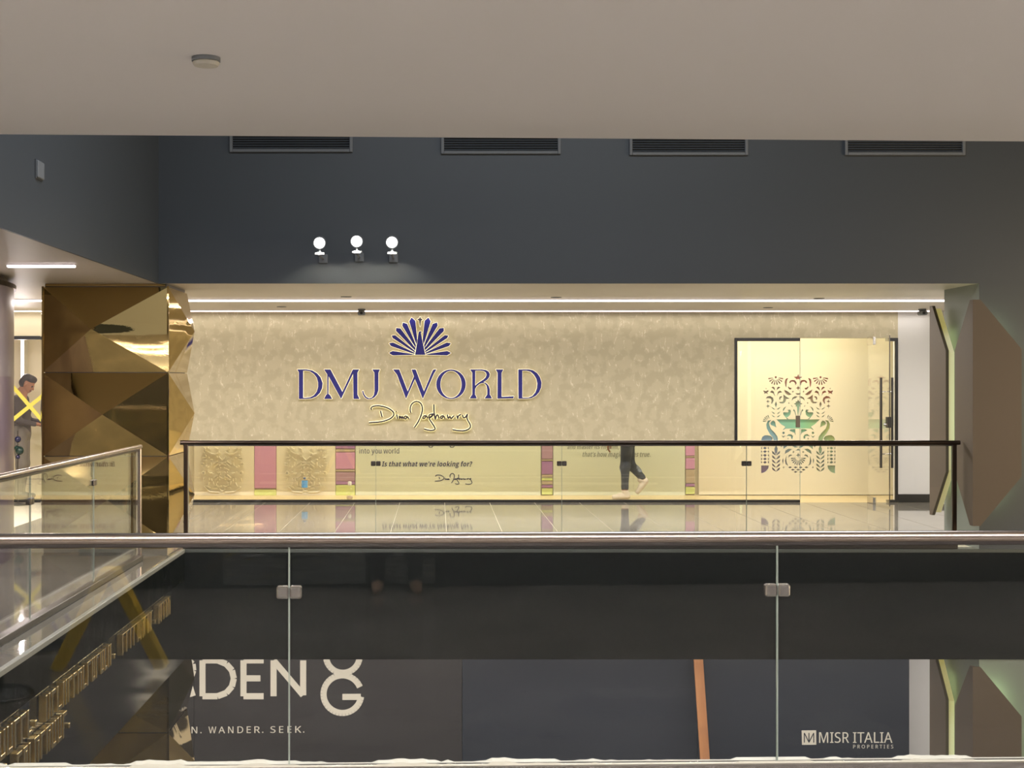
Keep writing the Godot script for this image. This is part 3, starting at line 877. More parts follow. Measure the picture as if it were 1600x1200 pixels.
func shop_sign() -> void:
	var o := Vector3(X(656, DW), Y(590, DW), -DW)
	var a := func(x: float, y: float) -> Vector2: return Vector2(X(455 + x / 8.0, DW) - o.x, Y(565 + y / 8.0, DW) - o.y)
	var b := func(x: float, y: float) -> Vector2: return Vector2(X(655 + x / 8.0, DW) - o.x, Y(565 + y / 8.0, DW) - o.y)
	var t := thing("sign_lettering", "dark blue raised letters 'DMJ WORLD' with glowing rims on the patterned wall", "sign", o)
	sign_piece(t, "letter", [pts2([80, 98, 155, 97, 155, 466, 103, 466, 103, 132], a), pts2([152, 97, 200, 98, 270, 112, 330, 148, 372, 198, 398, 268, 392, 330, 365, 390, 320, 435, 260, 460, 200, 466, 152, 466, 152, 452, 190, 452, 245, 445, 290, 420, 325, 375, 342, 320, 342, 260, 325, 200, 290, 155, 240, 122, 190, 113, 152, 115], a)], M.blue)
	sign_piece(t, "letter", [pts2([415, 98, 495, 98, 645, 380, 775, 98, 855, 98, 832, 138, 832, 412, 858, 466, 783, 466, 778, 150, 628, 466, 473, 182, 470, 402, 492, 420, 516, 466, 416, 466, 438, 422, 456, 402, 456, 160], a)], M.blue)
	sign_piece(t, "letter", [pts2([1015, 98, 1113, 98, 1093, 140, 1093, 360, 1075, 410, 1045, 445, 1005, 468, 960, 470, 925, 450, 900, 410, 890, 365, 903, 362, 915, 405, 940, 440, 975, 458, 1010, 450, 1035, 420, 1045, 370, 1043, 140], a)], M.blue)
	sign_piece(t, "letter", [pts2([1273, 98, 1352, 98, 1458, 372, 1535, 185, 1505, 98, 1557, 98, 1660, 372, 1765, 120, 1780, 98, 1817, 98, 1785, 150, 1645, 466, 1548, 218, 1437, 466, 1325, 165], a)], M.blue)
	var ol := PackedVector2Array(); var orr := PackedVector2Array()
	for i in 17:
		var w := PI / 2 + PI * i / 16.0
		ol.append(b.call(397 + 184 * cos(w), 283 - 184 * sin(w)))
		orr.append(b.call(397 - 184 * cos(w), 283 - 184 * sin(w)))
	for i in range(16, -1, -1):
		var w := PI / 2 + PI * i / 16.0
		ol.append(b.call(397 + 132 * cos(w), 285 - 169 * sin(w)))
		orr.append(b.call(397 - 132 * cos(w), 285 - 169 * sin(w)))
	sign_piece(t, "letter", [ol, orr], M.blue)
	sign_piece(t, "letter", [pts2([633, 98, 700, 98, 697, 345, 695, 410, 705, 425, 720, 460, 628, 460, 650, 428, 662, 410, 662, 140], b), pts2([695, 98, 780, 98, 830, 105, 865, 125, 880, 155, 875, 190, 850, 225, 800, 258, 835, 268, 865, 300, 880, 345, 880, 410, 890, 425, 908, 460, 815, 460, 835, 430, 848, 410, 848, 345, 838, 300, 815, 272, 785, 268, 750, 280, 715, 310, 695, 345, 695, 305, 725, 275, 760, 250, 800, 225, 830, 195, 840, 165, 830, 135, 800, 118, 760, 113, 695, 115], b)], M.blue)
	sign_piece(t, "letter", [pts2([953, 98, 1050, 98, 1027, 140, 1027, 440, 1180, 432, 1172, 458, 975, 462, 977, 140], b)], M.blue)
	sign_piece(t, "letter", [pts2([1235, 98, 1285, 98, 1285, 463, 1237, 463], b), pts2([1282, 98, 1370, 98, 1420, 110, 1470, 145, 1505, 195, 1524, 260, 1520, 320, 1495, 380, 1455, 425, 1400, 455, 1340, 463, 1282, 463, 1282, 450, 1360, 450, 1410, 430, 1448, 385, 1468, 330, 1472, 270, 1460, 215, 1430, 165, 1390, 128, 1340, 115, 1282, 115], b)], M.blue)
	# peacock emblem
	var oe := Vector3(X(656, DW), Y(540, DW), -DW)
	var c := func(x: float, y: float) -> Vector2: return Vector2(X(590 + x / 12.31, DW) - oe.x, Y(485 + y / 12.31, DW) - oe.y)
	var cm := func(x: float, y: float) -> Vector2: return c.call(1632.0 - x, y)
	var e := thing("peacock_emblem", "dark blue peacock emblem with fanned feathers above the letters", "sign", oe)
	sign_piece(e, "bird_body", [pts2([720, 857, 735, 780, 768, 570, 790, 430, 803, 408, 835, 404, 860, 426, 833, 430, 862, 570, 905, 780, 920, 857], c)], M.blue)
	for f in [[978, 140, 1022, 215, 885, 670, 866, 570, 905, 205], [1143, 235, 1157, 295, 902, 725, 890, 672, 1060, 265], [1272, 340, 1275, 400, 908, 778, 900, 728, 1190, 350], [1360, 487, 1340, 535, 918, 812, 910, 782, 1290, 480], [1410, 635, 1370, 690, 921, 842, 917, 816, 1330, 620], [1412, 820, 1340, 868, 918, 857, 920, 846, 1340, 782]]:
		sign_piece(e, "feather", [pts2(f, c)], M.blue)
		sign_piece(e, "feather", [pts2(f, cm)], M.blue)
	sign_piece(e, "star", [pts2([818, 120, 835, 162, 875, 180, 837, 200, 824, 300, 818, 322, 811, 300, 799, 200, 757, 180, 800, 162], c)], M.sign_dark)
	# handwritten name
	var os := Vector3(X(656, DW), Y(650, DW), -DW)
	var s := thing("signature_sign", "thin dark handwritten name with a glowing rim below the blue letters", "sign", os)
	var dark := []
	for l in signature_lines():
		var p := PackedVector2Array()
		for v in l: p.append(Vector2(X(570 + v.x / 8.889, DW) - os.x, Y(620 + v.y / 8.889, DW) - os.y))
		dark.append(smooth2(p))
	for l in dark:
		var o2 := part("pen_stroke", strokes_mesh([l], 0.020, 0.05, 0.066), M.sign_dark, s)
		part("glowing_rim", strokes_mesh([l], 0.036, 0.03, 0.05), M.halo_sig, o2)

# ---------------------------------------------------------------- columns
func pyramid(st: SurfaceTool, a: Vector3, b: Vector3, c: Vector3, d: Vector3, apex: Vector3, out: Vector3) -> void:
	for e in [[a, b], [b, c], [c, d], [d, a]]:
		tri(st, e[0], e[1], apex, out)

func gold_column(dy: float) -> void:
	var where := "on the upper floor beside the shop" if dy == 0.0 else "on the lower storey beside the dark hoarding"
	var t := thing("gold_column", "square column clad in mirror gold pyramid panels " + where, "column", Vector3(-3.3, dy, -14.5), "gold columns")
	var x0 := X(65, DF) + 3.3
	var x1 := X(262, DF) + 3.3
	var zf := -DF - 0.03 + 14.5
	var zb := zf - 1.05
	part("core", box(Vector3(x0 + 0.02, 0.0, zb + 0.02), Vector3(x1 - 0.02, CEIL, zf - 0.02)), M.dark_steel, t)
	part("top_band", box(Vector3(x0 + 0.03, 2.60, zb + 0.03), Vector3(x1 - 0.03, CEIL - 0.001, zf - 0.005)), M.gold, t)
	part("plinth", box(Vector3(x0 + 0.01, 0.0, zb + 0.01), Vector3(x1 - 0.01, 0.07, zf - 0.005)), M.gold, t)
	var ys := [2.595, 1.745, 0.915, 0.07]
	var ax := [[-0.10, 0.50], [0.01, 0.50], [0.06, 0.50]]
	for i in 3:
		var top: float = ys[i]; var bot: float = ys[i + 1]
		var g := 0.004
		var my := lerpf(bot, top, ax[i][1])
		var mx := (x0 + x1) / 2.0
		var mz := (zf + zb) / 2.0
		var st := begin()
		pyramid(st, Vector3(x0 + g, bot + g, zf), Vector3(x1 - g, bot + g, zf), Vector3(x1 - g, top - g, zf), Vector3(x0 + g, top - g, zf), Vector3(mx + ax[i][0], my, zf + 0.17), Vector3.BACK)
		part("front_panel", st.commit(), M.gold, t)
		st = begin()
		pyramid(st, Vector3(x1, bot + g, zf - g), Vector3(x1, bot + g, zb + g), Vector3(x1, top - g, zb + g), Vector3(x1, top - g, zf - g), Vector3(x1 + 0.17, my, mz), Vector3.RIGHT)
		part("side_panel", st.commit(), M.gold, t)
		st = begin()
		pyramid(st, Vector3(x0, bot + g, zf - g), Vector3(x0, bot + g, zb + g), Vector3(x0, top - g, zb + g), Vector3(x0, top - g, zf - g), Vector3(x0 - 0.17, my, mz), Vector3.LEFT)
		part("side_panel", st.commit(), M.gold, t)
		st = begin()
		pyramid(st, Vector3(x0 + g, bot + g, zb), Vector3(x1 - g, bot + g, zb), Vector3(x1 - g, top - g, zb), Vector3(x0 + g, top - g, zb), Vector3(mx, my, zb - 0.17), Vector3.FORWARD)
		part("back_panel", st.commit(), M.gold, t)
	part("corner_bead", box(Vector3(x1 - 0.012, 0.07, zf - 0.012), Vector3(x1 + 0.006, 2.6, zf + 0.006)), M.gold, t)
	part("corner_bead", box(Vector3(x0 - 0.006, 0.07, zf - 0.012), Vector3(x0 + 0.012, 2.6, zf + 0.006)), M.gold, t)

func leaf(t: Node3D, basis: Basis, fold: Vector3, x0: float, name_: String) -> void:
	# a tapering leaf in its own plane: x away from the fold, y up, z outward
	var w := 0.475; var fl := 0.075
	var yt := 1.10; var ym := 0.62
	var poly := PackedVector2Array([Vector2(x0, -yt), Vector2(fl, -yt), Vector2(w, -ym), Vector2(w, ym), Vector2(fl, yt), Vector2(x0, yt)])
	var tr := Transform3D(basis, fold)
	var mid := tr * Vector3(w / 2, 0, 0)
	part(name_, prism(poly, -0.03, 0.0, tr), M.bronze, t)
	var inner := PackedVector2Array([Vector2(0.02, -yt + 0.03), Vector2(fl, -yt + 0.03), Vector2(w - 0.02, -ym + 0.02), Vector2(w - 0.02, ym - 0.02), Vector2(fl, yt - 0.03), Vector2(0.02, yt - 0.03)])
	part("light_box", prism(inner, -0.095, -0.031, tr), M.yellow_glow, t)

func folded_panels() -> void:
	var px := X(1530, DF)
	for dy in [0.0, -DROP]:
		var st1 := "upper" if dy == 0.0 else "lower"
		var cy: float = Y(645, DF) + dy + 0.005
		# in front, wrapped round the near corner
		var t := thing("folded_wall_panel", "large brown folded hexagonal panel wrapped round the corner of the right-hand pier on the %s floor" % st1, "panel", Vector3(px, dy, -DF), "backlit folded panels")
		var f := Vector3(-0.155, cy - dy, 0.24)
		leaf(t, Basis(Vector3(1, 0, 0), Vector3.UP, Vector3(0, 0, 1)), f, 0.0, "front_leaf")
		leaf(t, Basis(Vector3(0, 0, -1), Vector3.UP, Vector3(-1, 0, 0)), f, 0.032, "side_leaf")
		for y in [-0.6, 0.6]:
			part("bracket", box(f + Vector3(0.25, y - 0.03, -0.24), f + Vector3(0.31, y + 0.03, -0.095)), M.dark_steel, t)
			part("bracket", box(f + Vector3(0.095, y - 0.03, -0.36), f + Vector3(0.155, y + 0.03, -0.30)), M.dark_steel, t)
		area_light(t, t.position + f + Vector3(0.2, 0, -0.10), Vector3(0, 0, -1), Vector2(0.3, 1.7), 0.8, Color(0.86, 1.0, 0.74))
		area_light(t, t.position + f + Vector3(0.10, 0, -0.2), Vector3(1, 0, 0), Vector2(0.3, 1.7), 0.1, Color(0.9, 1.0, 0.72), Vector3(0, 0, 1))
		# behind, wrapped round the far corner
		var t2 := thing("folded_wall_panel", "narrow brown folded panel with yellow lit edge at the far corner of the right-hand pier on the %s floor" % st1, "panel", Vector3(px, dy, -14.88), "backlit folded panels")
		var f2 := Vector3(-0.155, cy - dy, 0.0)
		leaf(t2, Basis(Vector3(0, 0, 1), Vector3.UP, Vector3(-1, 0, 0)), f2, 0.0, "side_leaf")
		for y in [-0.6, 0.6]:
			part("bracket", box(f2 + Vector3(0.095, y - 0.03, 0.16), f2 + Vector3(0.155, y + 0.03, 0.22)), M.dark_steel, t2)
		area_light(t2, t2.position + f2 + Vector3(0.10, 0, 0.2), Vector3(1, 0, 0), Vector2(0.3, 1.7), 0.1, Color(0.9, 1.0, 0.72), Vector3(0, 0, 1))

# ---------------------------------------------------------------- railings
func railing(label: String, a: Vector3, b: Vector3, joints: Array, posts: Array, rail_mat: Material, y_glass: float, clamps := true, kerb := 0.0) -> Node3D:
	# a and b: ends on the floor; joints and posts: distances from a
	var t := thing("glass_railing", label, "railing", a, "glass railings of the galleries")
	var d := b - a
	var ln := d.length()
	t.rotation.y = atan2(-d.z, d.x)
	part("handrail", tube([Vector3(-0.03, 1.05, 0), Vector3(ln + 0.03, 1.05, 0)], 0.0225, 20), rail_mat, t)
	part("glass_channel", box(Vector3(0, 1.017, -0.011), Vector3(ln, 1.032, 0.011), 0.002), M.dark_steel, t)
	part("base_channel", box(Vector3(0, kerb, -0.035), Vector3(ln, y_glass + 0.02, 0.035), 0.004), M.dark_steel if y_glass < 0.1 else M.steel, t)
	for p in posts:
		part("post", box(Vector3(p - 0.02, kerb, -0.022), Vector3(p + 0.02, 1.035, 0.022), 0.005), rail_mat, t)
	for i in joints.size() - 1:
		var x0: float = joints[i] + 0.002
		var x1: float = joints[i + 1] - 0.002
		var g := part("glass_pane", box(Vector3(x0 + 0.001, y_glass, -0.006), Vector3(x1 - 0.001, 1.02, 0.006)), M.glass, t)
		part("polished_edge", box(Vector3(x0 - 0.001, y_glass, -0.006), Vector3(x0 + 0.001, 1.02, 0.006)), M.glass_edge, g)
		part("polished_edge", box(Vector3(x1 - 0.001, y_glass, -0.006), Vector3(x1 + 0.001, 1.02, 0.006)), M.glass_edge, g)
	if clamps:
		for i in range(1, joints.size() - 1):
			var c := part("glass_clamp", box(Vector3(joints[i] - 0.048, 0.82, -0.018), Vector3(joints[i] - 0.002, 0.868, 0.018), 0.006), M.steel if y_glass > 0.1 else M.dark_steel, t)
			part("clamp_half", box(Vector3(joints[i] + 0.002, 0.82, -0.018), Vector3(joints[i] + 0.048, 0.868, 0.018), 0.006), M.steel if y_glass > 0.1 else M.dark_steel, c)
	return t

func railings() -> void:
	var xa := X(286, DF); var xb := X(1496, DF)
	var z := -DF - 0.02
	railing("dark glass railing along the far walkway in front of the shop", Vector3(xa, 0, z), Vector3(xb, 0, z), [0.05, X(587, DF) - xa, X(878, DF) - xa, X(1167, DF) - xa, xb - xa - 0.05], [0.025, xb - xa - 0.025], M.rail_far, 0.03)
	railing("glass railing receding along the left-hand walkway", Vector3(XL, 0, -13.03), Vector3(XL, 0, -6.2), [0.03, 1.74, 3.5, 5.3, 6.8], [0.02, 6.8], M.rail, 0.03)
	# the near railing, turned a little
	var a := Vector3(X(0, 5.37), 0, -5.37); var b := Vector3(X(1600, 5.49), 0, -5.49)
	var u := (b - a).normalized()
	var p0 := a - u * 1.2; var p1 := b + u * 1.2
	var j0 := (Vector3(X(452, 5.404), 0, -5.404) - p0).dot(u)
	var j1 := (Vector3(X(1214, 5.46), 0, -5.46) - p0).dot(u)
	var tot := (p1 - p0).length()
	var t := railing("near glass railing with a round metal handrail in front of the viewer", p0, p1, [0.0, j0 - 1.885, j0, j1, j1 + 1.885, tot].filter(func(v): return v >= 0.0 and v <= tot), [], M.rail, 0.16, true, 0.0)
	# torn protective film left on the base channel
	var st := begin()
	var rng := RandomNumberGenerator.new()
	rng.seed = 11
	var fn := FastNoiseLite.new()
	fn.seed = 4
	fn.frequency = 3.0
	var top := PackedVector2Array()
	var n := 260
	for i in n + 1:
		var x := tot * i / n
		top.append(Vector2(x, 0.181 + maxf(0.0, fn.get_noise_1d(x) * 0.016 + fn.get_noise_1d(x * 5.0 + 40.0) * 0.008) + (0.008 if fn.get_noise_1d(x * 0.6 + 9.0) > 0.1 else 0.0)))
	for i in n:
		for s in [-0.0372, 0.0372]:
			quad(st, Vector3(top[i].x, 0.02, s), Vector3(top[i + 1].x, 0.02, s), Vector3(top[i + 1].x, top[i + 1].y, s * 0.75), Vector3(top[i].x, top[i].y, s * 0.75), Vector3(0, 0, s))
			quad(st, Vector3(top[i].x, top[i].y, s * 0.75), Vector3(top[i + 1].x, top[i + 1].y, s * 0.75), Vector3(top[i + 1].x, 0.1815, s * 0.25), Vector3(top[i].x, 0.1815, s * 0.25), Vector3(0, 1, s))
	var f := part("protective_film", st.commit(), M.film, t)
	f.set_meta("label", "torn white protective film on the base channel")

# ---------------------------------------------------------------- fittings on the fascias
func fascia_fittings() -> void:
	var order := ["first air vent from the left, high on the dark fascia", "second air vent from the left, high on the dark fascia", "third air vent from the left, high on the dark fascia", "rightmost air vent high on the dark fascia"]
	var xs := [[359, 551, 238], [689, 876, 241], [983, 1168, 243], [1319, 1507, 243]]
	for i in 4:
		var x0 := X(xs[i][0], DF); var x1 := X(xs[i][1], DF)
		var y0 := Y(xs[i][2], DF); var h := 0.30
		var t := thing("air_vent", order[i], "vent", Vector3((x0 + x1) / 2, y0, -DF), "air vents on the fascia")
		var w := (x1 - x0) / 2
		part("backing", box(Vector3(-w + 0.02, 0.02, 0.0), Vector3(w - 0.02, h - 0.02, 0.004)), M.black_matt, t)
		for s in [-1.0, 1.0]:
			part("frame_bar", box(Vector3(s * (w - 0.015) - 0.015, 0, 0), Vector3(s * (w - 0.015) + 0.015, h, 0.03), 0.004), M.vent, t)
		part("frame_bar", box(Vector3(-w + 0.03, 0, 0), Vector3(w - 0.03, 0.03, 0.03), 0.004), M.vent, t)
		part("frame_bar", box(Vector3(-w + 0.03, h - 0.03, 0), Vector3(w - 0.03, h, 0.03), 0.004), M.vent, t)
		var sl := begin()
		var tr := Transform3D(Basis(Vector3.RIGHT, 0.6), Vector3.ZERO)
		for q in [[Vector3(-w + 0.03, -0.002, -0.012), Vector3(w - 0.03, 0.002, 0.012)]]:
			add_box(sl, q[0], q[1])
		var sm := sl.commit()
		for k in 10:
			var o := part("slat", sm, M.slat, t, Vector3(0, 0.043 + 0.0238 * k, 0.016))
			o.rotation.x = 0.6
	# three spotlights standing off the fascia above the sign
	var sp := [[499.5, 379.0, "leftmost of the three bright spotlights on the dark fascia"], [557.5, 376.5, "middle one of the three bright spotlights on the dark fascia"], [612.5, 378.0, "rightmost of the three bright spotlights on the dark fascia"]]
	var d := DF - 0.42
	for s in sp:
		var at := P(s[0], s[1], d)
		var t := thing("spotlight", s[2], "light", Vector3(at.x, at.y - 0.12, -DF), "spotlights above the sign")
		var c := Vector3(0, 0.12, 0.42)
		part("wall_plate", box(Vector3(-0.045, -0.045, 0.0), Vector3(0.045, 0.045, 0.02), 0.006), M.vent, t)
		part("arm", tube([Vector3(0, 0, 0.015), Vector3(0, -0.005, 0.25), Vector3(0, 0.0, 0.40), c + Vector3(0, -0.05, -0.01)], 0.011, 10), M.vent, t)
		part("yoke", box(Vector3(-0.05, 0.0, 0.395), Vector3(0.05, 0.025, 0.425), 0.005), M.vent, t)
		var head := part("head", lathe([Vector2(0.0, -0.07), Vector2(0.035, -0.07), Vector2(0.06, -0.03), Vector2(0.062, 0.03), Vector2(0.055, 0.03), Vector2(0.05, 0.018), Vector2(0.0, 0.018)], 20), M.vent, t)
		head.position = c + Vector3(0, 0, 0.0)
		head.rotation.x = PI / 2 + 0.25
		part("lens", lathe([Vector2(0.0, 0.019), Vector2(0.05, 0.019), Vector2(0.042, 0.032), Vector2(0.02, 0.038), Vector2(0.0, 0.04)], 20), M.lens, head)
		var l := SpotLight3D.new()
		l.name = "spot"
		t.add_child(l)
		l.position = c + Vector3(0, -0.09, 0.0)
		l.rotation = Vector3(-PI / 2 + 0.34, 0, 0)
		l.spot_angle = 62.0
		l.spot_angle_attenuation = 0.5
		l.light_energy = 1.0
		l.light_color = Color(1.0, 0.97, 0.9)
		l.light_size = 0.03
		l.spot_range = 30.0
		l.spot_attenuation = 2.0
		l.shadow_enabled = true
	# small plate on the left fascia
	var k := (CX - 60.0) / -XL
	var zz := -F / k
	var pl := thing("wall_plate", "small grey blank plate on the left-hand fascia", "plate", Vector3(XL, EYE + (CY - 266.0) / k, zz))
	part("cover", box(Vector3(0, -0.06, -0.075), Vector3(0.022, 0.06, 0.075), 0.006), M.vent, pl)
	part("frame", box(Vector3(0, -0.068, -0.083), Vector3(0.008, 0.068, 0.083), 0.003), M.fascia, pl)

func ceiling_fittings() -> void:
	var dk := F * (CEIL - EYE) / (CY - 90.0)
	var t := thing("smoke_detector", "small round white fitting on the near ceiling", "detector", Vector3(X(322, dk), CEIL, -dk))
	part("base_ring", lathe([Vector2(0.0, 0.0), Vector2(0.043, 0.0), Vector2(0.043, -0.012), Vector2(0.038, -0.012), Vector2(0.0, -0.012)]), M.vent, t)
	part("cover", lathe([Vector2(0.038, -0.012), Vector2(0.041, -0.016), Vector2(0.036, -0.025), Vector2(0.018, -0.029), Vector2(0.0, -0.03)]), M.print_white, t)
	var lab := ["leftmost small recessed downlight in the far ceiling, unlit", "small recessed downlight in the far ceiling above the blue lettering, unlit", "small recessed downlight in the middle of the far ceiling, unlit", "small recessed downlight in the far ceiling above the doorway, unlit", "rightmost small recessed downlight in the far ceiling, unlit"]
	var ps := [[440.0, 479.0], [541.0, 463.5], [869.0, 464.5], [1200.0, 480.5], [1280.0, 466.0]]
	for i in 5:
		var dd: float = F * (CEIL - EYE) / (CY - ps[i][1])
		var l := thing("recessed_downlight", lab[i], "light", Vector3(X(ps[i][0], dd), CEIL, -dd), "unlit recessed downlights")
		part("bezel", lathe([Vector2(0.062, 0.0), Vector2(0.062, -0.006), Vector2(0.05, -0.006), Vector2(0.045, 0.0)]), M.vent, l)
		part("reflector", lathe([Vector2(0.046, -0.004), Vector2(0.03, -0.001), Vector2(0.0, -0.001)]), M.black, l)
	for c in [[565.0, 482.0, "small grey security camera on the far ceiling above the blue letters"], [1441.0, 483.0, "small grey security camera on the far ceiling near the white wall"]]:
		var dc := DW - 0.55
		var s := thing("security_camera", c[2], "camera", Vector3(X(c[0], dc), CEIL, -dc), "security cameras")
		part("mount", lathe([Vector2(0.0, 0.0), Vector2(0.05, 0.0), Vector2(0.05, -0.02), Vector2(0.03, -0.035), Vector2(0.0, -0.035)], 16), M.vent, s)
		part("housing", box(Vector3(-0.05, -0.085, -0.06), Vector3(0.05, -0.03, 0.07), 0.012), M.vent, s)
		part("lens", lathe([Vector2(0.0, 0.0), Vector2(0.02, 0.0), Vector2(0.018, 0.012), Vector2(0.0, 0.014)], 14), M.black, s, Vector3(0, -0.058, 0.07)).rotation.x = PI / 2

# ---------------------------------------------------------------- left-hand walkway
func left_side() -> void:
	# curved wall with a printed wrap
	var c := Vector3(-6.88, 0, -12.7)
	var r := 2.93
	var t := thing("curved_hoarding", "tall curved grey-violet printed wall at the left edge", "hoarding", c)
	var wrap_top := triplanar(mat(Color.WHITE, 0.3), noise_tex(0.01, [rgb8(128, 120, 126), rgb8(142, 134, 140)], [0.2, 0.8], 71, 0, 256), 1.6)
	var wrap_foot := triplanar(mat(Color.WHITE, 0.3), noise_tex(0.01, [rgb8(112, 100, 114), rgb8(126, 113, 126)], [0.2, 0.8], 72, 0, 256), 1.6)
	var st := begin()
	var seg := 64
	for i in seg:
		var w0 := -1.9 + 3.6 * i / seg; var w1 := -1.9 + 3.6 * (i + 1) / seg
		var d0 := Vector3(cos(w0), 0, sin(w0)); var d1 := Vector3(cos(w1), 0, sin(w1))
		for q in [[d0, 0.0], [d1, 0.0], [d1, 1.0], [d0, 0.0], [d1, 1.0], [d0, 1.0]]:
			st.set_normal(q[0])
			st.set_uv(Vector2(0.5, 1.0 - q[1]))
			st.add_vertex(q[0] * r + Vector3.UP * lerpf(1.70, 2.53, q[1]))
		quad(st, d0 * r, d1 * r, d1 * (r - 0.05), d0 * (r - 0.05), Vector3.DOWN)
		quad(st, d0 * (r - 0.05), d1 * (r - 0.05), d1 * (r - 0.05) + Vector3.UP * 2.53, d0 * (r - 0.05) + Vector3.UP * 2.53, -d0)
	part("upper_wrap", st.commit(), wrap_top, t)
	st = begin()
	for i in seg:
		var w0 := -1.9 + 3.6 * i / seg; var w1 := -1.9 + 3.6 * (i + 1) / seg
		var d0 := Vector3(cos(w0), 0, sin(w0)); var d1 := Vector3(cos(w1), 0, sin(w1))
		for q in [[d0, 0.0], [d1, 0.0], [d1, 1.70], [d0, 0.0], [d1, 1.70], [d0, 1.70]]:
			st.set_normal(q[0])
			st.add_vertex(q[0] * (r - 0.001) + Vector3.UP * q[1])
	part("lower_wrap", st.commit(), wrap_foot, t)
	st = begin()
	for i in seg:
		var w0 := -1.9 + 3.6 * i / seg; var w1 := -1.9 + 3.6 * (i + 1) / seg
		var d0 := Vector3(cos(w0), 0, sin(w0)); var d1 := Vector3(cos(w1), 0, sin(w1))
		quad(st, d0 * (r + 0.02) + Vector3.UP * 2.53, d1 * (r + 0.02) + Vector3.UP * 2.53, d1 * (r + 0.02) + Vector3.UP * 2.57, d0 * (r + 0.02) + Vector3.UP * 2.57, d0)
		quad(st, d0 * (r + 0.02) + Vector3.UP * 2.53, d1 * (r + 0.02) + Vector3.UP * 2.53, d1 * (r - 0.05) + Vector3.UP * 2.53, d0 * (r - 0.05) + Vector3.UP * 2.53, Vector3.DOWN)
		quad(st, d0 * (r - 0.06) + Vector3.UP * 2.57, d1 * (r - 0.06) + Vector3.UP * 2.57, d1 * (r - 0.06) + Vector3.UP * CEIL, d0 * (r - 0.06) + Vector3.UP * CEIL, d0)
		quad(st, d0 * (r + 0.02) + Vector3.UP * 2.57, d1 * (r + 0.02) + Vector3.UP * 2.57, d1 * (r - 0.06) + Vector3.UP * 2.57, d0 * (r - 0.06) + Vector3.UP * 2.57, Vector3.UP)
	part("cap_rail", st.commit(), M.dark_steel, t)
	# outlined letters printed on the wrap: the end of a word, NO above O
	for l in [[0.86, 0.345, "N"], [0.60, 0.335, "O"], [0.60, 0.335, "o"]]:
		var lines := []
		var lw := 0.17
		var ya := 1.02; var yb := 1.52
		if l[2] == "o": ya = 0.42; yb = 0.78
		if l[2] == "N":
			lines.append([Vector2(-lw, ya), Vector2(-lw, yb), Vector2(lw, ya), Vector2(lw, yb)])
		else:
			var p := []
			for i in 25: p.append(Vector2(cos(TAU * i / 24) * lw, (ya + yb) / 2 + sin(TAU * i / 24) * (yb - ya) / 2))
			lines.append(p)
		st = begin()
		for p in lines:
			var path := []
			for v in p:
				var w: float = l[0] - v.x / r
				path.append(Vector3(cos(w) * (r + 0.003), v.y, sin(w) * (r + 0.003)))
			add_tube(st, path, 0.006, 6)
		part("printed_outline", st.commit(), M.print_white, t)
	# the neighbouring shop window left of the gold column
	var x0 := X(-60, DW); var x1 := X(150, DW)
	struct("wall_neighbour", box(Vector3(-11, Y(525, DW), -DW - 0.16), Vector3(x1, CEIL, -DW)), M.cream)
	var fr := struct_node("trim_4")
	part("head_rail", box(Vector3(-11, Y(530.5, DW), -DW - 0.06), Vector3(x1, Y(525, DW), -DW + 0.012), 0.003), M.black, fr)
	part("bottom_rail", box(Vector3(-11, 0, -DW - 0.05), Vector3(x1, 0.05, -DW + 0.012), 0.003), M.black, fr)
	part("jamb", box(Vector3(x1 - 0.06, 0.05, -DW - 0.06), Vector3(x1, Y(530.5, DW), -DW + 0.012), 0.003), M.black, fr)
	var win := struct_node("window_2")
	part("pane", box(Vector3(x0 - 2.0, 0.05, -DW - 0.016), Vector3(X(10, DW), Y(530.5, DW), -DW - 0.006)), M.glass, win)
	part("pane", box(Vector3(X(10, DW) + 0.006, 0.05, -DW - 0.016), Vector3(x1 - 0.06, Y(530.5, DW), -DW - 0.006)), M.glass, win)
	var tp := thing("tape_cross", "yellow tape cross stuck on the shop window at the left", "tape", P(46, 634, DW - 0.003))
	for s in [[20, 604, 72, 664], [10, 664, 82, 606]]:
		var a := P(s[0], s[1], DW - 0.002) - tp.position; var b := P(s[2], s[3], DW - 0.002) - tp.position
		var n := Vector2(b.x - a.x, b.y - a.y).normalized().orthogonal() * 0.026
		var zz := 0.0 if s[0] == 20 else 0.002
		part("strip", prism(PackedVector2Array([Vector2(a.x, a.y) + n, Vector2(b.x, b.y) + n, Vector2(b.x, b.y) - n, Vector2(a.x, a.y) - n]), zz - 0.001, zz + 0.0005), M.yellow_tape, tp)
	var lt := thing("tube_light", "vertical white tube light inside the shop at the left", "light", P(35, 570, DB - 0.15))
	part("tube", tube([Vector3(0, -0.34, 0), Vector3(0, 0.36, 0)], 0.022, 12), M.led, lt)
	part("end_cap", tube([Vector3(0, -0.37, 0), Vector3(0, -0.34, 0)], 0.024, 12), M.steel, lt)
	part("end_cap", tube([Vector3(0, 0.36, 0), Vector3(0, 0.39, 0)], 0.024, 12), M.steel, lt)
	part("back_plate", box(Vector3(-0.02, -0.38, -0.21), Vector3(0.02, 0.4, -0.024), 0.004), M.print_white, lt)
	area_light(lt, lt.position + Vector3(0, 0, 0.04), Vector3(0, 0, 1), Vector2(0.04, 0.7), 1.5, Color(1, 0.95, 0.95))
	# ornament stand with dark glass balls
	var bs := thing("ornament_stand", "dark glossy glass balls stacked on a stand at the far left", "ornament", Vector3(X(28, 18.9), 0, -18.9))
	part("rod", tube([Vector3(0, 0.02, 0), Vector3(0, 1.0, 0)], 0.008, 8), M.dark_steel, bs)
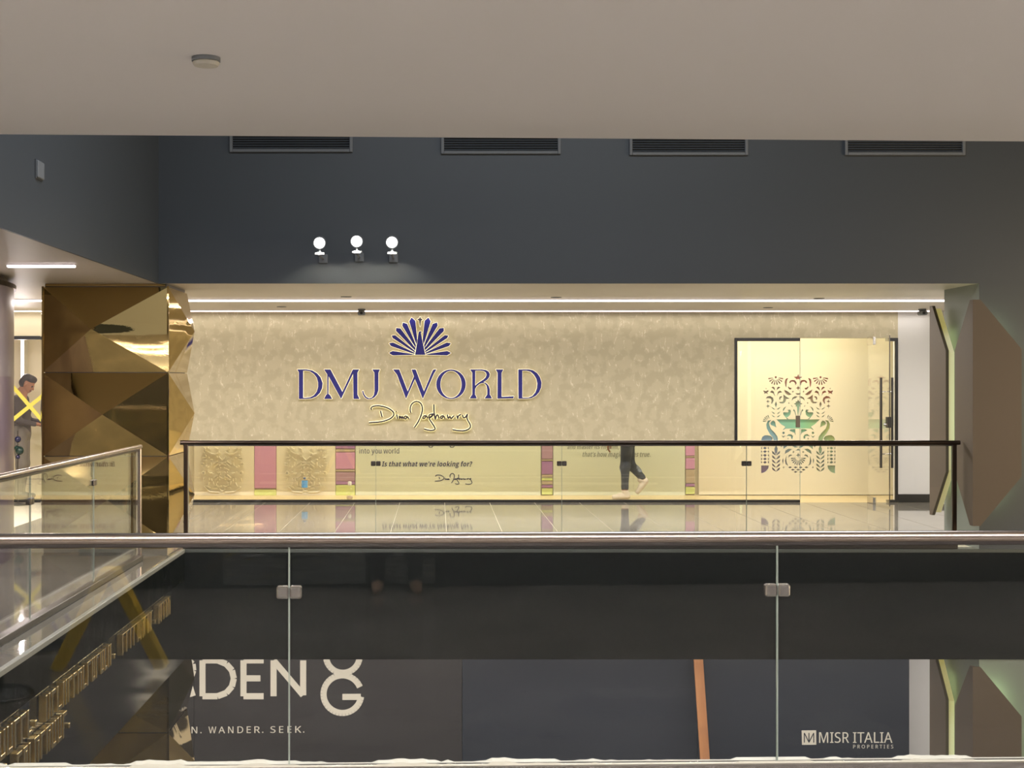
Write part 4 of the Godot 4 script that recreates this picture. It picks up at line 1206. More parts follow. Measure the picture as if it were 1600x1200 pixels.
	part("foot", lathe([Vector2(0.0, 0.0), Vector2(0.14, 0.0), Vector2(0.14, 0.012), Vector2(0.02, 0.03), Vector2(0.0, 0.03)]), M.dark_steel, bs)
	var dk := mat(rgb8(24, 26, 60), 0.08); var dg := mat(rgb8(20, 44, 40), 0.08)
	for q in [[0.0, 686.5, 0.045, dk], [2.5, 704.0, 0.06, dg], [-2.0, 700.0, 0.035, dg], [0.0, 714.0, 0.03, dk]]:
		var sm := SphereMesh.new()
		sm.radius = q[2]; sm.height = q[2] * 2; sm.radial_segments = 20; sm.rings = 12
		part("ball", sm, q[3], bs, Vector3(q[0] * 0.0086, Y(q[1], 18.9), 0.0))
	# brass letters on the left slab edge, seen almost edge-on
	var runs := [[12.98, 12.36, 0.0], [12.16, 10.94, 0.0], [10.62, 8.80, 0.0], [8.52, 6.6, 0.0], [9.30, 8.20, 1.0], [8.02, 6.5, 1.0]]
	var rng := RandomNumberGenerator.new()
	rng.seed = 77
	var lt2 := thing("brass_lettering", "two rows of raised brass letters on the dark edge of the left-hand floor", "sign", Vector3(XE + 0.004, -0.31, -10.0))
	for rn in runs:
		var z: float = rn[1]
		var row: float = rn[2]
		while z < rn[0] - 0.05:
			var w := rng.randf_range(0.075, 0.11)
			var kind := rng.randi() % 6
			var sb := begin()
			var yb := -0.165 - 0.205 * row; var yt := -0.205 * row
			var za := -(z - 10.0) ; var zb := za - w
			var x1d := 0.05
			var sw := 0.03
			var bar := func(p0: float, p1: float, q0: float, q1: float) -> void:
				add_box(sb, Vector3(0.0, lerpf(yb, yt, q0), lerpf(za, zb, p1)), Vector3(x1d, lerpf(yb, yt, q1), lerpf(za, zb, p0)), 0.003)
			var f := sw / w
			var e := sw / 0.165
			bar.call(0.0, f, 0.0, 1.0)
			if kind in [0, 1, 4]: bar.call(f, 1.0, 1.0 - e, 1.0)
			if kind in [2, 3]: bar.call(f, 1.0, 0.0, e)
			if kind in [1, 3, 5]: bar.call(1.0 - f, 1.0, e if kind == 3 else 0.0, 1.0 - e if kind == 1 else 1.0)
			part("letter", sb.commit(), M.brass, lt2)
			z += w + 0.034
		if rn[0] < 12.9:
			var sp := begin()
			var yb2 := -0.165 - 0.205 * row
			add_box(sp, Vector3(0, yb2 + 0.02, -(rn[0] + 0.10 - 10.0) - 0.018), Vector3(0.04, yb2 + 0.056, -(rn[0] + 0.10 - 10.0) + 0.018), 0.004)
			part("dot", sp.commit(), M.brass, lt2)

# ---------------------------------------------------------------- storey below
func lower_level() -> void:
	var fy := -DROP
	struct("floor_lower", box(Vector3(-11, fy - 0.3, -21.2), Vector3(9.6, fy, 1.0)), M.floor_near)
	struct("ceiling_lower", box(Vector3(-11, CEIL - DROP, -21.0), Vector3(9.6, CEIL - DROP + 0.25, -DF - 0.3)), M.ceiling)
	struct("ceiling_lower_left", box(Vector3(-11, CEIL - DROP, -DF - 0.3), Vector3(XE - 0.3, CEIL - DROP + 0.25, -6.2)), M.ceiling)
	struct("wall_lower", box(Vector3(-11, fy, -DW - 0.2), Vector3(9.6, CEIL - DROP, -DW)), M.white_wall)
	struct("baseboard_lower", box(Vector3(X(1423, DH), fy, -DW), Vector3(9.6, fy + 0.1, -DW + 0.02), 0.004), M.black)
	var px := X(1530, DF)
	struct("wall_right_lower", box(Vector3(px, fy, -14.88), Vector3(9.6, -1.5, -DF)), M.pier)
	# hoarding of three boards with lettering
	var t := thing("hoarding", "dark charcoal and navy hoarding with large white lettering on the lower storey", "hoarding", Vector3(X(700, DH), fy, -DH))
	var top := CEIL - DROP - 0.02 - fy
	var ox := t.position.x
	for b in [[-80.0, 303.0, "charcoal"], [303.0, 722.0, "charcoal"], [722.0, 1090.0, "navy"], [1090.0, 1421.0, "navy"]]:
		part("board", box(Vector3(X(b[0], DH) - ox + 0.002, 0.02, -0.05), Vector3(X(b[1], DH) - ox - 0.002, top, 0.0), 0.003), M[b[2]], t)
	var oy := fy
	var q := func(x: float, y: float) -> Vector2: return Vector2(X(200 + x / 4.0, DH) - ox, Y(1000 + y / 4.0, DH) - oy)
	var sw := 38.0 / 4.0 / F * DH
	var arc := func(c: Vector2, r: float, a0: float, a1: float, n: int) -> Array:
		var p := []
		for i in n + 1:
			var w := deg_to_rad(lerpf(a0, a1, float(i) / n))
			p.append(c.x + r * cos(w)); p.append(c.y + r * sin(w))
		return p
	var big := {
		"A": [[[120, 351, 195, 127, 270, 351], [150, 285, 240, 285]]],
		"R": [[[322, 351, 322, 127, 375, 127, 404, 150, 408, 190, 396, 225, 370, 240, 322, 240], [372, 240, 405, 351]]],
		"D": [[[466, 351, 466, 127, 560, 127, 615, 150, 650, 190, 662, 240, 650, 290, 615, 330, 560, 351, 466, 351]]],
		"E": [[[848, 127, 722, 127, 722, 351, 848, 351], [722, 239, 828, 239]]],
		"N": [[[910, 351, 910, 127, 1095, 345, 1095, 127]]],
	}
	for k in big:
		var lines := []
		for l in big[k][0]: lines.append(pts2(l, q))
		part("letter", strokes_mesh(lines, sw, 0.0, 0.006), M.print_white, t)
	var lg := [pts2(arc.call(Vector2(1343, 100), 105.0, 10.0, 170.0, 16), q)]
	var gl: Array = arc.call(Vector2(1340, 338), 118.0, -22.0, -352.0, 36)
	gl.append_array([1455, 355, 1340, 355])
	lg.append(pts2(gl, q))
	part("emblem", strokes_mesh(lg, sw, 0.0, 0.006), M.print_white, t)
	var small := [["N", 397, 433], [".", 452, 460], ["W", 503, 552], ["A", 566, 606], ["N", 626, 659], ["D", 684, 720], ["E", 742, 768], ["R", 790, 825], [".", 838, 846], ["S", 890, 922], ["E", 945, 971], ["E", 997, 1021], ["K", 1045, 1083], [".", 1094, 1102]]
	for s in small:
		var h := (8.0 if s[0] == "." else 41.0) / 4.0 / F * DH
		var p: Vector2 = q.call(float(s[1]), 583.0 - (s[1] - 397) * 0.006)
		part("small_letter", lettering(s[0], h, (s[2] - s[1]) / 4.0 / F * DH, 0.004), M.print_white, t, Vector3(p.x, p.y, 0.0))
	var e := func(x: float, y: float) -> Vector2: return Vector2(X(1230 + x / 8.0, DH) - ox, Y(1120 + y / 8.0, DH) - oy)
	var lgm := part("square_emblem", prism(pts2([180, 170, 360, 168, 362, 347, 184, 349], e), 0.0, 0.006), M.print_white, t)
	part("monogram", strokes_mesh([pts2([212, 320, 212, 200, 270, 318, 330, 200, 330, 320], e), pts2([270, 200, 270, 300], e)], 0.012, 0.006, 0.009), M.navy, lgm)
	var put := func(s: String, x0: float, x1: float, y0: float, y1: float, nm: String, wt: int) -> void:
		var p: Vector2 = e.call(x0, y1)
		part(nm, lettering(s, (y1 - y0) / 8.0 / F * DH, (x1 - x0) / 8.0 / F * DH, 0.004, 0.0, wt), M.print_white, t, Vector3(p.x, p.y, 0.0))
	put.call("MISR", 398.0, 772.0, 193.0, 324.0, "wordmark", 400)
	put.call("ITALIA", 822.0, 1314.0, 193.0, 324.0, "wordmark", 400)
	put.call("P R O P E R T I E S", 824.0, 1325.0, 350.0, 394.0, "small_wordmark", 400)
	# plank leaning on the hoarding
	var a := P(1090, 1015, DH - 0.12); var b := Vector3(X(1104, DH - 0.45), fy, -(DH - 0.45))
	var pk := thing("wooden_plank", "orange-brown wooden plank leaning against the navy hoarding", "plank", b)
	var dir := (a - b)
	var up := dir.normalized()
	var zx := Vector3(1, 0, 0)
	zx = (zx - up * zx.dot(up)).normalized()
	var m := part("board", cbox(Vector3(0.125, dir.length() + 0.3, 0.03), 0.004), M.wood, pk)
	m.transform = Transform3D(Basis(zx, up, zx.cross(up)), up * (dir.length() + 0.3) / 2.0)

# ---------------------------------------------------------------- around the photographer, seen in reflections
func near_side() -> void:
	var z := 0.50
	struct("wall_near", box(Vector3(-11, -1.0, z), Vector3(9.6, CEIL, z + 0.25)), M.black_matt)
	var foil := mat(rgb8(150, 155, 160), 0.05, 1.0)
	var cr := noise_tex(0.012, [Color.BLACK, Color.WHITE], [0.0, 1.0], 61, 0, 256, 8.0).get_image()
	cr.rotate_90(CLOCKWISE)
	relief(foil, ImageTexture.create_from_image(cr), 5.0)
	foil.uv1_triplanar = true
	foil.uv1_world_triplanar = true
	foil.uv1_scale = Vector3.ONE / 1.2
	var t := thing("film_covered_window", "dark film-covered shop window behind the viewer, seen as a reflection", "window", Vector3(-0.36, 0, z))
	var xs := [-1.02, -0.47, 0.16, 0.72]
	for i in 4:
		part("mullion", box(Vector3(xs[i] - 0.025, 0.0, -0.05), Vector3(xs[i] + 0.025, 2.5, 0.0), 0.004), M.black, t)
		if i < 3: part("film_pane", box(Vector3(xs[i] + 0.025, 0.03, -0.02), Vector3(xs[i + 1] - 0.025, 2.45, -0.01)), foil, t)
	part("head_rail", box(Vector3(-1.05, 2.45, -0.05), Vector3(0.75, 2.5, 0.0)), M.black, t)
	# queue stanchions and a yellow trestle beside the viewer
	for s in [[-2.22, -2.0, "black stanchion with a round base, farther from the near railing"], [-2.19, -3.3, "black stanchion with a round base, next to the near railing"]]:
		var q := thing("stanchion", s[2], "stanchion", Vector3(s[0], 0, s[1]), "queue stanchions")
		part("base", lathe([Vector2(0.0, 0.0), Vector2(0.185, 0.0), Vector2(0.185, 0.018), Vector2(0.17, 0.03), Vector2(0.06, 0.045), Vector2(0.0, 0.045)], 32), M.black, q)
		part("rim", lathe([Vector2(0.1852, 0.004), Vector2(0.188, 0.008), Vector2(0.1852, 0.014)], 32), M.steel, q)
		part("post", lathe([Vector2(0.0, 0.04), Vector2(0.03, 0.04), Vector2(0.03, 0.93), Vector2(0.036, 0.94), Vector2(0.036, 1.0), Vector2(0.0, 1.01)], 20), M.black, q)
	var tr := thing("trestle", "yellow A-shaped trestle standing on the near walkway", "trestle", Vector3(-1.72, 0, -2.62))
	for s in [-1.0, 1.0]:
		for zz in [-0.05, 0.05]:
			var a := Vector3(s * 0.30, 0.0, zz); var b := Vector3(s * 0.02, 0.56, zz)
			var d := (b - a)
			var o := part("leg", cbox(Vector3(0.07, d.length(), 0.03), 0.004), M.yellow, tr)
			o.transform = Transform3D(Basis(Vector3(0, 0, 1), atan2(-d.x, d.y)), (a + b) / 2.0)
	part("top_bar", box(Vector3(-0.05, 0.52, -0.08), Vector3(0.05, 0.58, 0.08), 0.006), M.yellow, tr)
	# a bottle and a glass jar standing inside the shop window
	var bo := thing("water_bottle", "clear plastic water bottle with a blue label standing behind the shop window", "bottle", Vector3(X(476, 19.75), 0, -19.75))
	part("body", lathe([Vector2(0.0, 0.002), Vector2(0.038, 0.004), Vector2(0.042, 0.02), Vector2(0.042, 0.20), Vector2(0.036, 0.235), Vector2(0.015, 0.285), Vector2(0.014, 0.30)]), M.glass, bo)
	part("label", lathe([Vector2(0.0425, 0.17), Vector2(0.0432, 0.172), Vector2(0.0432, 0.268), Vector2(0.0425, 0.27)]), M.label_blue, bo)
	part("cap", lathe([Vector2(0.017, 0.29), Vector2(0.017, 0.312), Vector2(0.0, 0.314)]), M.cap, bo)
	var ja := thing("glass_jar", "clear glass jar with a pale cap standing behind the shop window", "jar", Vector3(X(546.5, 19.75), 0, -19.75))
	part("body", lathe([Vector2(0.0, 0.002), Vector2(0.04, 0.004), Vector2(0.05, 0.03), Vector2(0.05, 0.10), Vector2(0.03, 0.15), Vector2(0.016, 0.18), Vector2(0.015, 0.21)]), M.glass, ja)
	part("cap", lathe([Vector2(0.02, 0.2), Vector2(0.026, 0.215), Vector2(0.026, 0.25), Vector2(0.0, 0.262)]), M.print_white, ja)
	part("contents", lathe([Vector2(0.0, 0.006), Vector2(0.038, 0.008), Vector2(0.044, 0.03), Vector2(0.042, 0.05), Vector2(0.0, 0.056)]), M.taupe, ja)

# ---------------------------------------------------------------- people
func capsule(p: Vector3, b: Array) -> float:
	var a: Vector3 = b[0]; var d: Vector3 = b[1] - a
	var h := clampf((p - a).dot(d) / maxf(d.length_squared(), 1e-9), 0.0, 1.0)
	return (p - a - d * h).length() - lerpf(b[2], b[3], h)

# bones: [from, to, radius, radius, colour]; adds the smooth union of the bones to st as surface nets
func add_flesh(st: SurfaceTool, bones: Array, cell: float, k: float) -> void:
	var lo := Vector3(1e9, 1e9, 1e9); var hi := -lo
	for b in bones:
		var r: float = maxf(b[2], b[3]) + cell * 2.0
		lo = lo.min(b[0] - Vector3.ONE * r).min(b[1] - Vector3.ONE * r)
		hi = hi.max(b[0] + Vector3.ONE * r).max(b[1] + Vector3.ONE * r)
	var n := Vector3i(((hi - lo) / cell).ceil()) + Vector3i.ONE * 2
	var f := PackedFloat32Array()
	f.resize(n.x * n.y * n.z)
	f.fill(9.0)
	for b in bones:
		var r: float = maxf(b[2], b[3]) + k + cell * 2.0
		var l: Vector3 = (b[0] as Vector3).min(b[1]) - Vector3.ONE * r
		var h: Vector3 = (b[0] as Vector3).max(b[1]) + Vector3.ONE * r
		var i0 := Vector3i(((l - lo) / cell).floor()).clamp(Vector3i.ZERO, n - Vector3i.ONE)
		var i1 := Vector3i(((h - lo) / cell).ceil()).clamp(Vector3i.ZERO, n - Vector3i.ONE)
		for z in range(i0.z, i1.z + 1):
			for y in range(i0.y, i1.y + 1):
				for x in range(i0.x, i1.x + 1):
					var at := x + n.x * (y + n.y * z)
					var d := capsule(lo + Vector3(x, y, z) * cell, b)
					var o := f[at]
					var hh := maxf(k - absf(o - d), 0.0) / k
					f[at] = minf(o, d) - hh * hh * k * 0.25
	var sx := 1; var sy := n.x; var sz := n.x * n.y
	var ids := {}
	var verts := []
	var corner := [0, sx, sy, sx + sy, sz, sx + sz, sy + sz, sx + sy + sz]
	var off := [Vector3(0, 0, 0), Vector3(1, 0, 0), Vector3(0, 1, 0), Vector3(1, 1, 0), Vector3(0, 0, 1), Vector3(1, 0, 1), Vector3(0, 1, 1), Vector3(1, 1, 1)]
	var edges := [[0, 1], [2, 3], [4, 5], [6, 7], [0, 2], [1, 3], [4, 6], [5, 7], [0, 4], [1, 5], [2, 6], [3, 7]]
	for z in n.z - 1:
		for y in n.y - 1:
			for x in n.x - 1:
				var at := x + sy * y + sz * z
				var v0 := f[at]
				if v0 > cell * 2.5: continue
				var neg := 0
				for c in corner:
					if f[at + c] < 0.0: neg += 1
				if neg == 0 or neg == 8: continue
				var s := Vector3.ZERO
				var m := 0
				for e in edges:
					var a := f[at + corner[e[0]]]; var b := f[at + corner[e[1]]]
					if (a < 0.0) != (b < 0.0):
						s += (off[e[0]] as Vector3).lerp(off[e[1]], a / (a - b))
						m += 1
				ids[at] = verts.size()
				verts.append(lo + (Vector3(x, y, z) + s / m) * cell)
	var nrm := []
	var col := []
	for v in verts:
		var q: Vector3 = (v - lo) / cell
		var i := Vector3i(q.round()).clamp(Vector3i.ONE, n - Vector3i.ONE * 2)
		var at := i.x + sy * i.y + sz * i.z
		nrm.append(Vector3(f[at + sx] - f[at - sx], f[at + sy] - f[at - sy], f[at + sz] - f[at - sz]).normalized())
		var best := 9.0
		var cc := Color.WHITE
		for b in bones:
			var d := capsule(v, b)
			if d < best:
				best = d; cc = b[4]
		col.append(cc.srgb_to_linear())
	for at in ids:
		var x: int = at % n.x
		var y: int = (at / n.x) % n.y
		var z: int = at / sz
		for ax in [[sx, sy, sz, y, z], [sy, sz, sx, z, x], [sz, sx, sy, x, y]]:
			if ax[3] == 0 or ax[4] == 0: continue
			var a := f[at] < 0.0
			if a == (f[at + ax[0]] < 0.0): continue
			var q := [at, at - ax[1], at - ax[1] - ax[2], at - ax[2]]
			if not (ids.has(q[1]) and ids.has(q[2]) and ids.has(q[3])): continue
			var ord := [0, 2, 1, 0, 3, 2] if a else [0, 1, 2, 0, 2, 3]
			for o in ord:
				var id: int = ids[q[o]]
				st.set_normal(nrm[id])
				st.set_color(col[id])
				st.add_vertex(verts[id])

func mir(v: Vector3) -> Vector3: return Vector3(v.x, v.y, -v.z)

# a head looking along +x, of the size of a grown person, its middle at the origin
func head_bones(skin: Color, turn: Basis, at: Vector3, brow: Color) -> Array:
	var raw := [
		[Vector3(-0.015, 0.03, 0), Vector3(0.005, 0.03, 0), 0.088, 0.085, skin],
		[Vector3(0.03, -0.03, 0), Vector3(0.05, -0.075, 0), 0.06, 0.038, skin],
		[Vector3(0.0, -0.02, 0), Vector3(0.02, -0.05, 0), 0.068, 0.055, skin],
		[Vector3(0.088, 0.005, 0), Vector3(0.105, -0.03, 0), 0.010, 0.014, skin],
		[Vector3(0.082, -0.062, -0.018), Vector3(0.082, -0.062, 0.018), 0.011, 0.011, brow],
		[Vector3(-0.005, 0.005, 0.082), Vector3(-0.01, -0.03, 0.08), 0.018, 0.012, skin],
		[Vector3(-0.005, 0.005, -0.082), Vector3(-0.01, -0.03, -0.08), 0.018, 0.012, skin],
		[Vector3(0.083, 0.008, 0.032), Vector3(0.083, 0.008, 0.034), 0.011, 0.011, Color(0.12, 0.09, 0.08)],
		[Vector3(0.083, 0.008, -0.032), Vector3(0.083, 0.008, -0.034), 0.011, 0.011, Color(0.12, 0.09, 0.08)],
		[Vector3(-0.02, -0.06, 0), Vector3(-0.04, -0.15, 0), 0.052, 0.056, skin],
	]
	for b in raw:
		b[0] = turn * b[0] + at
		b[1] = turn * b[1] + at
	return raw

# a slightly curled hand: wrist at the origin, fingers along +x, palm facing -y, thumb on the +z side
func hand_bones(skin: Color, turn: Basis, at: Vector3, side: float) -> Array:
	var raw := [[Vector3(-0.02, 0, 0), Vector3(0.02, 0, 0), 0.026, 0.026, skin]]
	for i in 4:
		var z: float = (0.032 - 0.021 * i) * side
		var ln: float = [0.072, 0.082, 0.076, 0.06][i]
		raw.append([Vector3(0.02, 0, z * 0.7), Vector3(0.085, 0, z), 0.016, 0.0125, skin])
		raw.append([Vector3(0.088, 0, z), Vector3(0.088 + ln * 0.5, -0.014, z * 1.05), 0.0098, 0.009, skin])
		raw.append([Vector3(0.088 + ln * 0.5, -0.014, z * 1.05), Vector3(0.088 + ln * 0.85, -0.045, z * 1.05), 0.009, 0.0078, skin])
	raw.append([Vector3(0.02, -0.005, 0.02 * side), Vector3(0.055, -0.02, 0.052 * side), 0.017, 0.0125, skin])
	raw.append([Vector3(0.055, -0.02, 0.052 * side), Vector3(0.098, -0.032, 0.058 * side), 0.0115, 0.009, skin])
	for b in raw:
		b[0] = turn * b[0] + at
		b[1] = turn * b[1] + at
	return raw

func aim(dir: Vector3, up := Vector3.UP) -> Basis:
	var x := dir.normalized()
	var z := x.cross(up).normalized()
	return Basis(x, z.cross(x), z)

func hair_mesh(turn: Basis, at: Vector3) -> ArrayMesh:
	var st := begin()
	var bones := [
		[Vector3(-0.03, 0.055, 0.0), Vector3(0.0, 0.06, 0.0), 0.088, 0.083, Color.WHITE],
		[Vector3(-0.05, 0.0, 0.02), Vector3(-0.05, -0.02, -0.02), 0.07, 0.066, Color.WHITE],
		[Vector3(0.02, 0.085, 0.03), Vector3(0.04, 0.09, -0.03), 0.05, 0.05, Color.WHITE],
	]
	for b in bones:
		b[0] = turn * b[0] + at
		b[1] = turn * b[1] + at
	add_flesh(st, bones, 0.007, 0.02)
	return st.commit()

func people() -> void:
	var denim := rgb8(44, 48, 54); var denim2 := rgb8(48, 51, 55); var patch := rgb8(120, 128, 136)
	var top := rgb8(40, 42, 46); var skin := rgb8(150, 106, 80); var shoe := rgb8(196, 186, 166); var sole := rgb8(206, 200, 184)
	# the walker: +x here is the picture's right; walks to the left
	var o := Vector3(X(979, 19.92), 0, -19.92)
	var body := [
		[Vector3(0.02, 0.93, 0.07), Vector3(0.02, 0.93, -0.07), 0.115, 0.115, denim],
		[Vector3(0.04, 0.88, 0.07), Vector3(0.05, 0.86, -0.07), 0.12, 0.12, denim],
		[Vector3(0.0, 0.86, 0.085), Vector3(-0.03, 0.46, 0.085), 0.098, 0.068, denim],
		[Vector3(-0.03, 0.46, 0.085), Vector3(-0.035, 0.17, 0.085), 0.066, 0.05, denim2],
		[Vector3(-0.035, 0.17, 0.085), Vector3(-0.035, 0.10, 0.085), 0.038, 0.036, skin],
		[Vector3(-0.085, 0.44, 0.085), Vector3(-0.085, 0.41, 0.10), 0.014, 0.014, patch],
		[Vector3(0.03, 0.86, -0.085), Vector3(0.06, 0.48, -0.085), 0.098, 0.068, denim],
		[Vector3(0.06, 0.48, -0.085), Vector3(0.225, 0.30, -0.085), 0.068, 0.05, denim2],
		[Vector3(0.16, 0.43, -0.06), Vector3(0.19, 0.39, -0.06), 0.03, 0.03, patch],
		[Vector3(0.225, 0.30, -0.085), Vector3(0.255, 0.255, -0.085), 0.036, 0.036, skin],
		[Vector3(0.02, 0.98, 0.0), Vector3(-0.01, 1.22, 0.0), 0.125, 0.135, top],
		[Vector3(-0.01, 1.22, 0.06), Vector3(-0.01, 1.24, -0.06), 0.125, 0.125, top],
		[Vector3(-0.02, 1.33, 0.14), Vector3(-0.02, 1.33, -0.14), 0.06, 0.06, top],
		[Vector3(-0.02, 1.34, 0.17), Vector3(-0.10, 1.07, 0.20), 0.052, 0.042, top],
		[Vector3(-0.10, 1.07, 0.20), Vector3(-0.245, 0.86, 0.20), 0.042, 0.032, top],
		[Vector3(-0.245, 0.86, 0.20), Vector3(-0.262, 0.835, 0.20), 0.027, 0.026, skin],
		[Vector3(-0.02, 1.34, -0.17), Vector3(0.10, 1.08, -0.20), 0.052, 0.042, top],
		[Vector3(0.10, 1.08, -0.20), Vector3(0.10, 0.86, -0.20), 0.042, 0.032, top],
		[Vector3(0.10, 0.86, -0.20), Vector3(0.10, 0.84, -0.20), 0.027, 0.026, skin],
		[Vector3(-0.03, 1.36, 0), Vector3(-0.04, 1.46, 0), 0.06, 0.052, skin],
	]
	var feet := [
		[Vector3(0.0, 0.05, 0.085), Vector3(-0.10, 0.045, 0.088), 0.045, 0.042, shoe],
		[Vector3(-0.10, 0.042, 0.088), Vector3(-0.19, 0.034, 0.09), 0.042, 0.032, shoe],
		[Vector3(-0.02, 0.09, 0.085), Vector3(-0.035, 0.115, 0.085), 0.046, 0.046, shoe],
		[Vector3(0.01, 0.016, 0.085), Vector3(-0.20, 0.016, 0.09), 0.016, 0.016, sole],
	]
	var rf := Basis(Vector3.BACK, deg_to_rad(50.0))   # rear foot: heel high, toe down
	var ra := Vector3(0.315, 0.215, -0.085)
	for b in [[Vector3(0.0, 0.05, 0), Vector3(-0.10, 0.045, 0), 0.045, 0.042, shoe], [Vector3(-0.10, 0.042, 0), Vector3(-0.19, 0.034, 0), 0.042, 0.032, shoe], [Vector3(-0.01, 0.08, 0), Vector3(-0.03, 0.11, 0), 0.046, 0.046, shoe], [Vector3(0.01, 0.016, 0), Vector3(-0.20, 0.016, 0), 0.016, 0.016, sole]]:
		feet.append([rf * (b[0] as Vector3) + ra, rf * (b[1] as Vector3) + ra, b[2], b[3], b[4]])
	var w := thing("person", "walking person in dark ripped jeans and pale sneakers behind the shop window", "person", o)
	var st := begin()
	add_flesh(st, body, 0.015, 0.04)
	add_flesh(st, feet, 0.009, 0.012)
	add_flesh(st, head_bones(skin, Basis(Vector3.UP, PI), Vector3(-0.06, 1.58, 0), rgb8(120, 74, 64)), 0.007, 0.018)
	add_flesh(st, hand_bones(skin, aim(Vector3(-0.25, -0.95, 0), Vector3(-1, 0.2, 0)), Vector3(-0.265, 0.83, 0.20), -1.0), 0.006, 0.008)
	add_flesh(st, hand_bones(skin, aim(Vector3(-0.1, -0.99, 0), Vector3(-1, 0.1, 0)), Vector3(0.10, 0.84, -0.20), 1.0), 0.006, 0.008)
	part("body", st.commit(), M.body, w)
	part("hair", hair_mesh(Basis(Vector3.UP, PI), Vector3(-0.06, 1.58, 0)), M.hair, w)
	# the man behind the window at the left: faces right, head bent
	var grey := rgb8(62, 58, 55); var grey2 := rgb8(104, 99, 90)
	var o2 := Vector3(X(33, 19.95), 0, -19.95)
	var man := [
		[Vector3(0, 0.93, 0.07), Vector3(0, 0.93, -0.07), 0.12, 0.12, grey2],
		[Vector3(0, 0.88, 0.09), Vector3(0.03, 0.49, 0.10), 0.10, 0.072, grey2],
		[Vector3(0.03, 0.49, 0.10), Vector3(-0.02, 0.10, 0.10), 0.07, 0.055, grey2],
		[Vector3(0, 0.88, -0.09), Vector3(0.02, 0.49, -0.10), 0.10, 0.072, grey2],
		[Vector3(0.02, 0.49, -0.10), Vector3(-0.03, 0.10, -0.10), 0.07, 0.055, grey2],
		[Vector3(-0.02, 0.045, 0.10), Vector3(0.15, 0.035, 0.11), 0.046, 0.036, rgb8(50, 46, 44)],
		[Vector3(-0.03, 0.045, -0.10), Vector3(0.14, 0.035, -0.11), 0.046, 0.036, rgb8(50, 46, 44)],
		[Vector3(0, 1.0, 0), Vector3(-0.01, 1.28, 0), 0.135, 0.14, grey],
		[Vector3(-0.01, 1.26, 0.08), Vector3(-0.01, 1.26, -0.08), 0.13, 0.13, grey],
		[Vector3(-0.01, 1.40, 0.16), Vector3(-0.01, 1.40, -0.16), 0.066, 0.066, grey],
		[Vector3(-0.01, 1.40, 0.19), Vector3(0.03, 1.10, 0.23), 0.06, 0.05, grey],
		[Vector3(0.03, 1.10, 0.23), Vector3(0.24, 1.06, 0.16), 0.048, 0.036, grey],
		[Vector3(-0.01, 1.40, -0.19), Vector3(0.03, 1.10, -0.23), 0.06, 0.05, grey],
		[Vector3(0.03, 1.10, -0.23), Vector3(0.24, 1.08, -0.15), 0.048, 0.036, grey],
		[Vector3(0.01, 1.42, 0), Vector3(0.05, 1.53, 0), 0.06, 0.055, skin],
	]
	var p2 := thing("person", "dark-haired man in grey clothes with bent head behind the taped window", "person", o2)
	st = begin()
	add_flesh(st, man, 0.015, 0.04)
	var bend := Basis(Vector3.BACK, deg_to_rad(-28.0))
	add_flesh(st, head_bones(skin, bend, Vector3(0.09, 1.62, 0), rgb8(110, 70, 60)), 0.007, 0.018)
	add_flesh(st, hand_bones(skin, aim(Vector3(0.95, -0.1, -0.3)), Vector3(0.26, 1.06, 0.155), -1.0), 0.006, 0.008)
	add_flesh(st, hand_bones(skin, aim(Vector3(0.95, -0.1, 0.3)), Vector3(0.26, 1.08, -0.145), 1.0), 0.006, 0.008)
	part("body", st.commit(), M.body, p2)
	part("hair", hair_mesh(bend, Vector3(0.09, 1.62, 0)), M.hair, p2)
	# the photographer, who shows in the near glass: stands behind the camera with raised forearms
	var o3 := Vector3(0.02, 0, 0.24)
	var dk := rgb8(34, 34, 36); var dk2 := rgb8(30, 30, 34)
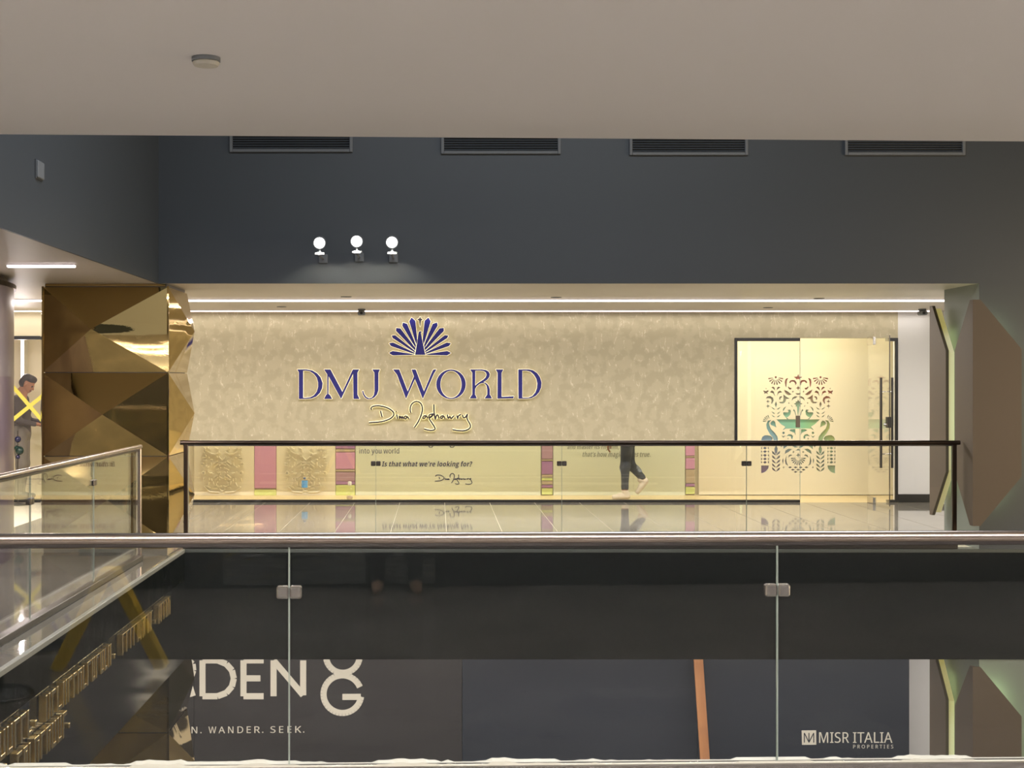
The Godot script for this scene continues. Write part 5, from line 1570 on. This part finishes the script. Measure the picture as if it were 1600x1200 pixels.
	var ph := [
		[Vector3(-0.07, 0.93, 0), Vector3(0.07, 0.93, 0), 0.115, 0.115, dk2],
		[Vector3(-0.10, 0.88, 0), Vector3(-0.14, 0.48, 0), 0.098, 0.070, dk2],
		[Vector3(-0.14, 0.48, 0), Vector3(-0.15, 0.10, 0.02), 0.068, 0.055, dk2],
		[Vector3(0.10, 0.88, 0), Vector3(0.14, 0.48, 0), 0.098, 0.070, dk2],
		[Vector3(0.14, 0.48, 0), Vector3(0.15, 0.10, 0.02), 0.068, 0.055, dk2],
		[Vector3(-0.15, 0.045, 0.02), Vector3(-0.16, 0.035, -0.15), 0.046, 0.036, rgb8(120, 96, 76)],
		[Vector3(0.15, 0.045, 0.02), Vector3(0.16, 0.035, -0.15), 0.046, 0.036, rgb8(120, 96, 76)],
		[Vector3(0, 1.0, 0), Vector3(0, 1.26, 0), 0.13, 0.135, dk],
		[Vector3(-0.08, 1.24, 0), Vector3(0.08, 1.24, 0), 0.12, 0.12, dk],
		[Vector3(-0.15, 1.38, 0), Vector3(0.15, 1.38, 0), 0.06, 0.06, dk],
		[Vector3(-0.19, 1.37, 0), Vector3(-0.22, 1.16, -0.08), 0.055, 0.046, dk],
		[Vector3(-0.22, 1.16, -0.08), Vector3(-0.15, 1.42, -0.17), 0.044, 0.032, dk],
		[Vector3(0.19, 1.37, 0), Vector3(0.22, 1.16, -0.08), 0.055, 0.046, dk],
		[Vector3(0.22, 1.16, -0.08), Vector3(0.15, 1.42, -0.17), 0.044, 0.032, dk],
		[Vector3(0, 1.40, 0), Vector3(0, 1.50, -0.01), 0.058, 0.052, skin],
	]
	var p3 := thing("person", "person in dark clothes with raised hands reflected in the near glass", "person", o3)
	st = begin()
	add_flesh(st, ph, 0.016, 0.04)
	add_flesh(st, head_bones(skin, Basis(Vector3.UP, PI / 2), Vector3(0, 1.62, 0), rgb8(110, 70, 60)), 0.008, 0.018)
	add_flesh(st, hand_bones(skin, aim(Vector3(0.35, 0.9, 0.05), Vector3(0, 0, 1)), Vector3(-0.145, 1.435, -0.175), -1.0), 0.007, 0.008)
	add_flesh(st, hand_bones(skin, aim(Vector3(-0.35, 0.9, 0.05), Vector3(0, 0, 1)), Vector3(0.145, 1.435, -0.175), 1.0), 0.007, 0.008)
	part("body", st.commit(), M.body, p3)
	part("hair", hair_mesh(Basis(Vector3.UP, PI / 2), Vector3(0, 1.62, 0)), M.hair, p3)
